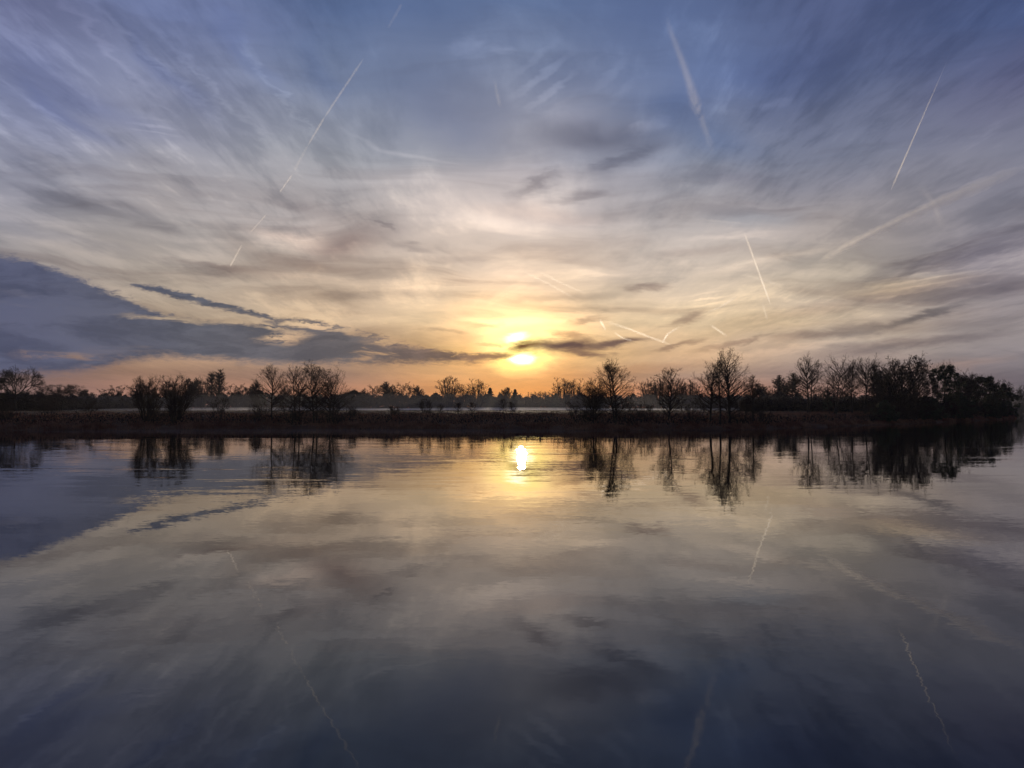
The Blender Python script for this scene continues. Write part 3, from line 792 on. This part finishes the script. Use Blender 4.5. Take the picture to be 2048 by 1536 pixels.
# ------------------------------------------------------------------ low shrubs and saplings on the bank
def build_shrubs():
    SH = [
        (440, 20, 800, 42, 'small open bare shrub in the meadow right of the two rounded willows'),
        (852, 26, 800, 30, 'dark spiky shrub on the bank left of the sun'),
        (705, 12, 822, 40, 'low rough shrub right of the dense clump of alders'),
        (1255, 4, 806, 50, 'low twiggy shrub under the tall twin-trunk alder'),
        (1160, 5, 800, 50, 'fan-shaped shrub leaning left at the foot of the spiky alder'),
        (1290, 6, 812, 44, 'low twiggy shrub between the twin-trunk alder and the tufted one'),
        (1385, 5, 800, 48, 'bare shrub between the tufted alder and the tall right group'),
        (1480, 4, 806, 64, 'dark tangled shrub under the tallest alder'),
        (1525, 5, 812, 40, 'last dark shrub right of the tall right-hand group'),
        (520, 4, 818, 60, 'low shrub at the foot of the slender single-trunk alder'),
        (585, 3, 812, 60, 'tangled shrub at the foot of the left half of the dense clump'),
        (668, 3, 815, 66, 'tangled shrub at the right foot of the dense clump'),
        (308, 3, 820, 90, 'low dark undergrowth shrub between the two rounded willows'),
        (95, 22, 806, 46, 'low bare shrub in the meadow near the left edge'),
        (180, 30, 803, 38, 'round bare shrub in the meadow left of the two willows'),
        (10, 6, 818, 70, 'dark shrub at the left edge of the far bank'),
        (1745, 5, 818, 46, 'reddish shrub on the bank left of the dark thicket'),
        (790, 24, 816, 24, 'very small dark shrub in the meadow left of the spiky one'),
    ]
    for i, (px, s, top, wpx, lab) in enumerate(SH):
        t, h, k = near('bare_shrub', px, s, top, lab, 'shrub', 'bare shrubs on the far bank')
        willow(100 + i, max(1.0, h), wpx * k, 7, t, cones=200, tw=1.3, n1=6, n2=5, n3=4, spread=0.9, csize=0.07, low=0.12)
    SP = [(918, 22, 808, 'leftmost thin sapling on the bank edge before the mist'), (945, 24, 806, 'short forked sapling left of the sun against the mist'), (1006, 25, 800, 'tallest thin sapling against the mist below the sun'),
          (1025, 24, 806, 'bent sapling beside the tallest one below the sun'), (880, 28, 812, 'low stub of a sapling right of the spiky shrub')]
    for i, (px, s, top, lab) in enumerate(SP):
        t, h, k = near('sapling', px, s, top, lab, 'sapling', 'thin saplings against the mist')
        alder(140 + i, max(0.9, h), 14 * k, [(0, 0, 1.0)], t, cones=30, density=0.5, low=0.3, tw=1.2)
build_shrubs()

# ------------------------------------------------------------------ far line of trees
PROTO = {}
def proto(kind, var):
    key = (kind, var)
    if key in PROTO: return PROTO[key]
    root = bpy.data.objects.new('far_tree', None)
    sd_ = 500 + 17 * var + {'fan': 0, 'round': 100, 'spindly': 200, 'conifer': 300, 'bush': 400, 'column': 500, 'oak': 600, 'ivy': 700}[kind]
    before = set(bpy.data.objects)
    hold_ = bpy.data.objects.new('hold', None)
    if kind == 'fan': willow(sd_, 18, 13, 26, hold_, cones=0, tw=5.5, n1=6, n2=4, n3=2, spread=0.40, up=0.06, low=0.35, side=0.17, wob=0.03)
    elif kind == 'round': willow(sd_, 15, 13, 12, hold_, cones=1500, tw=6.0, n1=9, n2=7, n3=3, spread=0.62, up=0.03, low=0.2, csize=0.16)
    elif kind == 'spindly': alder(sd_, 17, 7, [(0, 0, 1.0), (0.5, .3, .85)], hold_, cones=300, tw=7.0, density=1.1, low=0.15, csize=0.12)
    elif kind == 'conifer': leafy(sd_, 14, 7, hold_, 'conifer', n=4500, csize=0.32)
    elif kind == 'bush': leafy(sd_, 9, 12, hold_, 'bush', n=5000, csize=0.40, sprout=40, mats=[TWIG, TWIG])
    elif kind == 'column': upright(sd_, 20, 5, hold_)
    elif kind == 'oak': oak(sd_, 17, 19, hold_, tw=2.6, levels=5, n=3, fork=0.22, r=0.5, spread=0.62, up=0.02)
    elif kind == 'ivy': leafy(sd_, 12, 6, hold_, 'round', n=4500, csize=0.3, sprout=30)
    kids = [o for o in bpy.data.objects if o not in before and o.parent is hold_]
    size = {'fan': (13, 18), 'round': (13, 15), 'spindly': (7, 17), 'conifer': (7, 14), 'bush': (12, 9), 'column': (5, 20), 'oak': (19, 17), 'ivy': (6, 12)}[kind]
    # measure the real size of the crown so that copies can be set to the photograph's outline
    co = np.concatenate([np.array([v.co for v in o.data.vertices]) for o in kids])
    size = (float(np.percentile(co[:, 0], 98.5) - np.percentile(co[:, 0], 1.5)), float(co[:, 2].max()))
    parts = [(o.name.split('.')[0], o.data) for o in kids]
    for o in kids: bpy.data.objects.remove(o)
    bpy.data.objects.remove(hold_); bpy.data.objects.remove(root)
    PROTO[key] = (parts, size)
    return PROTO[key]

KINDNAME = {'fan': 'poplar_tree', 'round': 'round_tree', 'spindly': 'spindly_tree', 'conifer': 'conifer_tree', 'bush': 'far_bush', 'column': 'columnar_poplar', 'oak': 'oak_tree', 'ivy': 'ivy_tree'}
def far(kind, px, d, top, wpx, label, var=None, flip=0):
    var = (int(px) % 3) if var is None else var
    parts, (w0, h0) = proto(kind, var)
    x, y, z = at(px, d)
    h = height(top, d, z)
    k = d / F * (1.3 if kind in ('round', 'spindly', 'bush') else 1.12)
    t = thing(KINDNAME[kind], label, 'bush' if kind == 'bush' else 'tree', (x, y, z), 'trees of the far tree line')
    t.scale = (wpx * k / w0, wpx * k / w0, h / h0)
    t.rotation_euler = (0, 0, math.pi * flip)
    for nm, me in parts:
        o = bpy.data.objects.new(nm, me)
        COL.objects.link(o)
        o.parent = t

FAR = [
    ('oak', 32, 200, 729, 84, 'broad bare oak with sinuous limbs at the left edge of the tree line'),
    ('bush', 10, 215, 782, 90, 'dark bushy growth under the broad oak at the left edge'),
    ('bush', 62, 225, 788, 60, 'dark round bush right below the broad oak on the left'),
    ('oak', 124, 235, 766, 54, 'small fork-trunked bare tree right of the broad oak'),
    ('round', 82, 240, 776, 34, 'faint pink-grey twiggy tree between the broad oak and the forked one'),
    ('spindly', 172, 330, 778, 26, 'low pointed bare tree in the dip left of the willows'),
    ('round', 208, 330, 776, 34, 'low bushy bare tree in the dip, second before the willows'),
    ('round', 238, 330, 769, 38, 'round bare tree in the tree line just left of the willows'),
    ('fan', 285, 330, 759, 44, 'fan-crowned far tree showing behind the first rounded willow'),
    ('fan', 345, 330, 757, 44, 'fan-crowned far tree showing behind the second rounded willow'),
    ('spindly', 378, 380, 756, 20, 'thin upright tree just right of the second willow'),
    ('spindly', 392, 380, 754, 20, 'thin upright tree between the second willow and the tall pair'),
    ('fan', 405, 380, 750, 32, 'upright twiggy poplar left of the columnar one'),
    ('column', 424, 390, 741, 18, 'narrow pointed poplar left half of the tall pair'),
    ('column', 435, 385, 736, 22, 'denser columnar poplar right half of the tall pair'),
    ('round', 473, 370, 766, 50, 'dark round-topped tree right of the columnar poplars'),
    ('round', 500, 380, 772, 40, 'low spreading tree left of the stubby ivy trunk'),
    ('spindly', 512, 300, 758, 18, 'crooked thin tree with a lonely bent tip beside the slender alder'),
    ('ivy', 522, 330, 778, 18, 'stubby ivy-covered trunk behind the slender alder'),
    ('round', 570, 380, 768, 40, 'twiggy far tree seen through the gap left of the dense clump'),
    ('round', 690, 380, 780, 30, 'small round tree right beside the dense alder clump'),
    ('bush', 708, 360, 775, 56, 'dark domed evergreen-looking tree right of the dense clump'),
    ('spindly', 728, 400, 778, 20, 'thin pale tree right of the dark domed one'),
    ('round', 750, 400, 768, 34, 'bare tree left of the sharp-topped ones in the middle left'),
    ('spindly', 773, 400, 762, 28, 'sharp-topped bare tree left of the big round one'),
    ('round', 803, 400, 763, 46, 'big round dense bare tree in the middle left of the tree line'),
    ('spindly', 836, 400, 770, 18, 'isolated slender tree right of the big round one'),
    ('bush', 852, 400, 786, 44, 'low bush right of the isolated slender tree'),
    ('bush', 872, 400, 780, 30, 'dark bush at the left foot of the large fan-crowned poplar'),
    ('fan', 899, 410, 751, 40, 'large fan-crowned bare poplar left of the sun'),
    ('fan', 928, 410, 768, 30, 'lower fan-crowned tree between the two fan poplars left of the sun'),
    ('fan', 955, 410, 756, 34, 'second fan-crowned bare poplar, nearest the sun on its left'),
    ('conifer', 980, 400, 775, 24, 'dark broad conifer just right of the fan poplars'),
    ('spindly', 1014, 410, 774, 18, 'wispy bare tree between the two dark conifers'),
    ('conifer', 1030, 400, 778, 22, 'dark pointed conifer right under the sun'),
    ('bush', 1003, 410, 788, 30, 'low bush between the two dark conifers'),
    ('bush', 1052, 410, 789, 30, 'low bush right of the pointed conifer under the sun'),
    ('round', 1073, 420, 781, 24, 'small backlit tree right of the sun, left one of two'),
    ('round', 1098, 420, 780, 36, 'small wide backlit tree right of the sun, right one of two'),
    ('fan', 1126, 410, 754, 36, 'fan-crowned poplar right of the sun, left of the spiky alder'),
    ('fan', 1150, 410, 756, 34, 'fan-crowned poplar half behind the spiky alder'),
    ('conifer', 1112, 400, 786, 22, 'dark low conifer at the left foot of the poplars right of the sun'),
    ('bush', 1160, 380, 780, 32, 'dark bush behind the spiky alder'),
    ('round', 1200, 400, 778, 40, 'twiggy far tree behind the twin-trunk alder'),
    ('fan', 1296, 390, 755, 36, 'fan poplar left of the tufted alder, first of a row'),
    ('fan', 1318, 390, 753, 34, 'fan poplar touching the left of the tufted alder'),
    ('fan', 1352, 390, 756, 34, 'fan poplar touching the right of the tufted alder'),
    ('fan', 1378, 390, 755, 36, 'fan poplar right of the tufted alder, last of the row'),
    ('bush', 1395, 340, 786, 60, 'dark domed bush left of the tall right group'),
    ('round', 1405, 390, 776, 40, 'twiggy far tree left behind the tall right group'),
    ('bush', 1478, 340, 786, 50, 'dark domed bush behind the tallest alder'),
    ('round', 1500, 380, 774, 44, 'far twiggy tree behind the short alder'),
    ('spindly', 1518, 300, 766, 24, 'thin far tree right of the short alder'),
    ('round', 1540, 290, 768, 34, 'bare bushy tree left of the rounded one over the right meadow'),
    ('bush', 1562, 280, 779, 48, 'rounded dense bush in the hedge over the right meadow'),
    ('spindly', 1561, 290, 749, 24, 'pale spindly tree rising behind the rounded bush'),
    ('spindly', 1585, 285, 745, 26, 'second pale spindly tree, left of the big ash'),
    ('round', 1640, 270, 770, 40, 'twiggy tree between the big ash and the leaning one'),
    ('ivy', 1654, 190, 778, 14, 'black ivy-wrapped stump at the foot of the leaning tree'),
    ('round', 1690, 260, 768, 44, 'twiggy tree behind the leaning one'),
    ('spindly', 1752, 220, 728, 24, 'slim bare tree right of the ivy-clad trunks'),
    ('round', 1765, 220, 752, 34, 'twiggy tree filling the gap left of the dark thicket'),
    ('round', 1935, 300, 742, 40, 'pale twiggy tree showing behind the dark thicket'),
    ('round', 2036, 330, 766, 38, 'last bare round tree beyond the point at the right edge'),
    ('round', 2062, 330, 772, 40, 'bare tree partly out of the picture at the right edge'),
    ('bush', 2042, 325, 800, 46, 'low dark bush beyond the point at the right edge'),
]
for i, (kd, px, d, top, wpx, lab) in enumerate(FAR):
    far(kd, px, d, top, wpx, lab, flip=i % 2)

# ------------------------------------------------------------------ masses nobody could count
def wood_mass(name, label, segs, seed, per, size, mats=None):
    """hedge or far wood that reads as one mass: segs (px, distance, top py)"""
    rng = np.random.default_rng(seed)
    b = Buf()
    P_ = np.array(segs, float)
    n = int((P_[-1, 0] - P_[0, 0]) * per)
    px = rng.uniform(P_[0, 0], P_[-1, 0], n)
    d = np.interp(px, P_[:, 0], P_[:, 1]) * rng.uniform(1.0, 1.12, n)
    top = np.interp(px, P_[:, 0], P_[:, 2])
    top = top + 3.0 * np.sin(px * 0.19 + seed) + 2.2 * np.sin(px * 0.47 + 2 * seed) + rng.normal(0, 1.2, n)
    x = (px - 1024) / F * d
    zg = land_z(x, d)
    h = np.maximum(0.8, (HORIZON - top) / F * d + CAM_H - zg)
    t = rng.uniform(0, 1, n) ** 0.8
    C = np.stack([x, d, zg + h * t], -1)
    b.blobs(C, size * rng.uniform(0.6, 1.3, n), rng, 1.2)
    for j in range(n // 12):
        q, r_ = limb(rng, (x[j], d[j], zg[j] + h[j] * 0.4), (rng.normal(0, .3), rng.normal(0, .3), 1), h[j] * rng.uniform(0.55, 0.85), 0.07, 0.03, 3, .1, .05)
        b.tube(q, r_, 3)
    o = b.make(name, mats or [TWIG, TWIG])
    tag(o, label, kind='stuff')
wood_mass('distant_wood', 'low dark wood closing the far side of the meadow in the mist',
          [(-120, 330, 792), (150, 360, 794), (260, 390, 792), (480, 400, 790), (680, 420, 793), (860, 430, 793), (1020, 430, 794), (1130, 430, 796), (1300, 420, 793), (1500, 380, 794), (1620, 330, 797), (1780, 300, 795)], 3, 26, 0.75)
wood_mass('hedge', 'dark hedge and scrub under the trees at the left edge', [(-150, 215, 785), (40, 220, 789), (110, 235, 793), (200, 270, 801), (300, 290, 805)], 8, 60, 0.42)
wood_mass('undergrowth', 'dark scrub along the back of the right meadow', [(1480, 200, 803), (1560, 215, 800), (1640, 195, 802), (1760, 190, 800), (1830, 190, 790)], 9, 60, 0.36)

wood_mass('waterside_scrub', 'black scrub hanging over the water along the right point', [(px, bank_d(px) + 1.5, tp) for px, tp in [(1740, 832), (1790, 818), (1840, 808), (1890, 805), (1940, 806), (1985, 806), (2012, 808), (2026, 816)]], 21, 45, 0.26)

rs_ = np.random.default_rng(31)
wood_mass('waterside_scrub', 'dark brambles and sedge overhanging the water along the far bank', [(px, bank_d(px) + 0.8, 853 + float(rs_.normal(0, 3.5)) - (7 if rs_.uniform() < .25 else 0)) for px in range(-40, 1740, 22)], 22, 5, 0.15, [DEADG, DEADG])

wood_mass('waterside_bramble', 'blackish bramble patches along the foot of the far bank', [(px, bank_d(px) + 2.2, 851 + float(rs_.normal(0, 4.0)) - (9 if rs_.uniform() < .2 else 0)) for px in range(-40, 1740, 16)], 25, 5, 0.17)

def grass(name, label, mats, n, seed, xr, sr, hr, wr_, bias=1.0):
    rng = np.random.default_rng(seed)
    x = rng.uniform(xr[0], xr[1], n)
    s = sr[0] + (sr[1] - sr[0]) * rng.uniform(0, 1, n) ** bias
    y = bank_y(x) + s
    keep = np.sin(x * 0.8 + 2 * np.sin(y * 0.4)) + np.sin(x * 0.23 + y * 0.35) + rng.normal(0, .8, n) > -0.6
    x, y, s = x[keep], y[keep], s[keep]
    n = len(x)
    z = land_z(x, y)
    hgt = rng.uniform(hr[0], hr[1], n) * (0.7 + 0.5 * np.sin(x * 0.37 + 1.7 * np.sin(y * 0.21)) ** 2)
    a = rng.uniform(0, math.pi, n)
    wd = rng.uniform(wr_[0], wr_[1], n)
    B = np.stack([x, y, z - 0.05], -1)
    W_ = np.stack([np.cos(a) * wd, np.sin(a) * wd, 0 * a], -1)
    T = B + np.stack([rng.normal(0, .28, n) * hgt, rng.normal(0, .28, n) * hgt, hgt], -1)
    V = np.stack([B - W_, B + W_, T], 1).reshape(-1, 3)
    o = link_mesh(name, V, [np.arange(3 * n).reshape(-1, 3)], mats)
    tag(o, label, kind='stuff')
grass('bank_grass', 'rough dead grass and bramble on the far river bank', [DEADG], 150000, 1, (-110, 190), (0.2, 34), (0.25, 0.75), (0.02, 0.07), 1.3)
grass('waterside_grass', 'dark grass hanging over the edge of the water', [DEADG], 40000, 2, (-110, 180), (-0.1, 3.0), (0.25, 0.7), (0.02, 0.06))
grass('frosted_grass', 'paler rimed grass in streaks along the bank', [REED], 26000, 7, (-120, 110), (0.6, 26), (0.12, 0.35), (0.04, 0.12), 1.6)
grass('meadow_grass', 'short pale grass of the flat meadow', [REED], 70000, 4, (-140, 200), (25, 150), (0.10, 0.30), (0.05, 0.14))

# ------------------------------------------------------------------ air
def volume_box(name, lo, hi, density, color, aniso, label):
    m, n, out = mat(name + '_air')
    v = n.new('ShaderNodeVolumePrincipled')
    v.inputs['Color'].default_value = (*color, 1)
    v.inputs['Density'].default_value = density
    v.inputs['Anisotropy'].default_value = aniso
    m.node_tree.links.new(v.outputs[0], out.inputs['Volume'])
    x0, y0, z0 = lo; x1, y1, z1 = hi
    V = np.array([(x0, y0, z0), (x1, y0, z0), (x1, y1, z0), (x0, y1, z0), (x0, y0, z1), (x1, y0, z1), (x1, y1, z1), (x0, y1, z1)], float)
    Q = np.array([[0, 3, 2, 1], [4, 5, 6, 7], [0, 1, 5, 4], [1, 2, 6, 5], [2, 3, 7, 6], [3, 0, 4, 7]])
    tag(link_mesh(name, V, [Q], [m]), label, kind='stuff')
volume_box('haze', (-1700, -1600, -3), (1700, 3100, 34), 0.00008, (0.85, 0.86, 0.95), 0.3, 'thin evening haze over river and meadow')

def mist_bank(cx, cy_, cz, rx, ry, rz, density, label):
    """a lens of ground mist: thin towards its rim, so it has no hard edge"""
    m, n, out = mat('mist_air')
    v = n.new('ShaderNodeVolumePrincipled')
    v.inputs['Color'].default_value = (0.94, 0.94, 1.0, 1)
    v.inputs['Density'].default_value = density
    v.inputs['Anisotropy'].default_value = 0.35
    m.node_tree.links.new(v.outputs[0], out.inputs['Volume'])
    nu, nv = 48, 16
    V, Q = [], []
    for a in range(nv + 1):
        th = math.pi * a / nv
        for b in range(nu):
            ph = 2 * math.pi * b / nu
            V.append((cx + rx * math.sin(th) * math.cos(ph), cy_ + ry * math.sin(th) * math.sin(ph), cz + rz * math.cos(th)))
    for a in range(nv):
        for b in range(nu):
            Q.append((a * nu + b, (a + 1) * nu + b, (a + 1) * nu + (b + 1) % nu, a * nu + (b + 1) % nu))
    tag(link_mesh('mist', V, [np.array(Q)], [m]), label, kind='stuff')
mist_bank(0, 310, 2.2, 75, 85, 1.35, 0.0055, 'bright strip of ground mist on the meadow under the sun')
mist_bank(-90, 290, 2.3, 66, 90, 1.3, 0.0028, 'pale ground mist behind the bank trees left of the sun')
mist_bank(-20, 310, 3.0, 280, 90, 6.0, 0.00048, 'thin veil of mist before the distant wood')
mist_bank(80, 300, 2.3, 60, 80, 1.0, 0.0026, 'ground mist behind the bank trees right of the sun')
mist_bank(-28, 112, 0.05, 42, 9, 0.22, 0.0040, 'wisp of mist over the water along the far bank')

# ------------------------------------------------------------------ contrails
def ray(px, py, alt):
    v = np.array([(px - 1024.0) / F, 1.0, (HORIZON - py) / F])
    return v * (alt / v[2]) + np.array([0, 0, CAM_H])

def trail_mesh(pts_px, w0, w1, tau, parent_name, alt, rng, name, parent=None, grow=1.0, jit=0.1):
    P3 = [ray(px, py, alt) for px, py in pts_px]
    # resample
    out_, wid = [], []
    tot = len(P3) - 1
    N = 18 * tot
    for i in range(N + 1):
        t = i / N * tot
        a = min(int(t), tot - 1); f = t - a
        p = P3[a] * (1 - f) + P3[a + 1] * f
        out_.append(p)
        g = i / N
        ww = w0 * (1 - g) + w1 * g
        ends = min(1.0, 0.35 + g * 6, 0.35 + (1 - g) * 6)
        wid.append(np.linalg.norm(p) / F * ww * 0.5 * ends * 0.8 * grow * rng.uniform(1 - jit, 1 + jit))
    b = Buf()
    b.tube(np.array(out_), np.array(wid), 10)
    m, n, mo = mat('trail_ice')
    v = n.new('ShaderNodeVolumeScatter')
    v.inputs['Color'].default_value = (1, 1, 1, 1)
    v.inputs['Anisotropy'].default_value = 0.62
    v.inputs['Density'].default_value = 0.45 * tau / (2 * float(np.mean(wid)))
    m.node_tree.links.new(v.outputs[0], mo.inputs['Volume'])
    return b.make(name, [m], parent)

def build_trails():
    rng = np.random.default_rng(77)
    ALT = 7000.0
    def single(pts, w0, w1, tau, label):
        t = thing('contrail', label, 'contrail', (0, 0, 0), 'contrails across the sunset sky')
        layers(pts, w0, w1, tau, t)
    def cut(pts, a, b):
        """the stretch of a polyline between two fractions of its length"""
        P_ = np.array(pts, float); q = np.linspace(0, 1, len(P_))
        return [tuple(np.array([np.interp(f, q, P_[:, k]) for k in (0, 1)])) for f in np.linspace(a, b, max(2, len(pts)))]
    def layers(pts, w0, w1, tau, t):
        wm = lambda f: w0 * (1 - f) + w1 * f
        trail_mesh(cut(pts, .22, .80), wm(.22), wm(.80), tau * 0.36, None, ALT, rng, 'trail_core', t, 0.6, 0.12)
        trail_mesh(cut(pts, .10, .92), wm(.10), wm(.92), tau * 0.34, None, ALT, rng, 'trail_body', t, 0.95, 0.16)
        trail_mesh(pts, w0, w1, tau * 0.30, None, ALT, rng, 'trail_veil', t, 1.4, 0.2)
    t = thing('contrail', 'long broken contrail climbing steeply across the upper left sky', 'contrail', (0, 0, 0), 'contrails across the sunset sky')
    for pts, a, b, tau in [([(457, 532), (481, 487)], 5, 4, .22), ([(497, 463), (530, 425)], 4, 4, .16), ([(555, 382), (581, 345)], 3.5, 4, .26), ([(584, 338), (612, 285)], 8, 6, .08),
                           ([(612, 285), (645, 228)], 4, 6, .22), ([(645, 228), (723, 108)], 6, 6, .2), ([(772, 46), (800, -5)], 7, 9, .07)]:
        trail_mesh(pts, a * 0.9, b * 0.9, tau * 0.62, None, ALT, rng, 'trail_segment', t)
    single([(1788, 377), (1830, 283), (1905, 115)], 3.5, 2.2, .42, 'fresh thin straight contrail high in the upper right sky')
    single([(1338, 20), (1345, 50), (1366, 105), (1386, 165), (1402, 225)], 9, 23, .10, 'broad fading contrail falling from the top edge right of centre')
    single([(1388, 170), (1405, 225), (1430, 300)], 18, 14, .05, 'faint tail end below the broad contrail right of centre')
    single([(1638, 524), (1720, 480), (1880, 405), (2060, 328)], 12, 22, .58, 'long wide contrail rising to the right edge')
    single([(1425, 542), (1530, 515), (1700, 492)], 7, 12, .20, 'pale wide contrail crossing the thin steep one on the right')
    single([(1491, 462), (1512, 520), (1543, 608)], 4, 4, .34, 'thin bright steep contrail above the tallest alder')
    single([(1478, 545), (1520, 556), (1582, 576)], 8, 8, .12, 'short pale contrail crossing the lower part of the thin steep one')
    single([(1845, 368), (1872, 400), (1890, 452)], 14, 12, .045, 'faint curved old contrail crossing the long wide one')
    single([(1205, 640), (1255, 656), (1300, 674), (1345, 690)], 6, 5, .19, 'bright curving contrail low right of the sun')
    single([(1362, 652), (1336, 668), (1325, 686)], 5, 4, .20, 'small hooked contrail meeting the curving one low on the right')
    single([(1476, 592), (1445, 612), (1412, 626)], 8, 4, .16, 'short slanted contrail above the hooked one')
    single([(1200, 638), (1212, 660)], 7, 4, .15, 'stubby bright contrail just right of the sun')
    single([(1228, 664), (1246, 676), (1268, 682)], 4, 4, .16, 'short contrail under the bright curving one')
    single([(1420, 648), (1455, 672)], 6, 5, .14, 'short contrail right of the hooked one')
    single([(1040, 538), (1100, 568), (1150, 596)], 7, 5, .09, 'left one of two faint parallel contrails above the sun')
    single([(1075, 540), (1125, 566), (1178, 588)], 7, 5, .09, 'right one of two faint parallel contrails above the sun')
    single([(988, 148), (994, 180), (1002, 215)], 8, 10, .05, 'faint short contrail high left of the centre')
    single([(1398, 436), (1495, 445)], 5, 5, .10, 'faint level contrail above the thin steep one')
    single([(1527, 605), (1536, 640)], 6, 7, .04, 'faint stub hanging below the thin steep contrail')
build_trails()
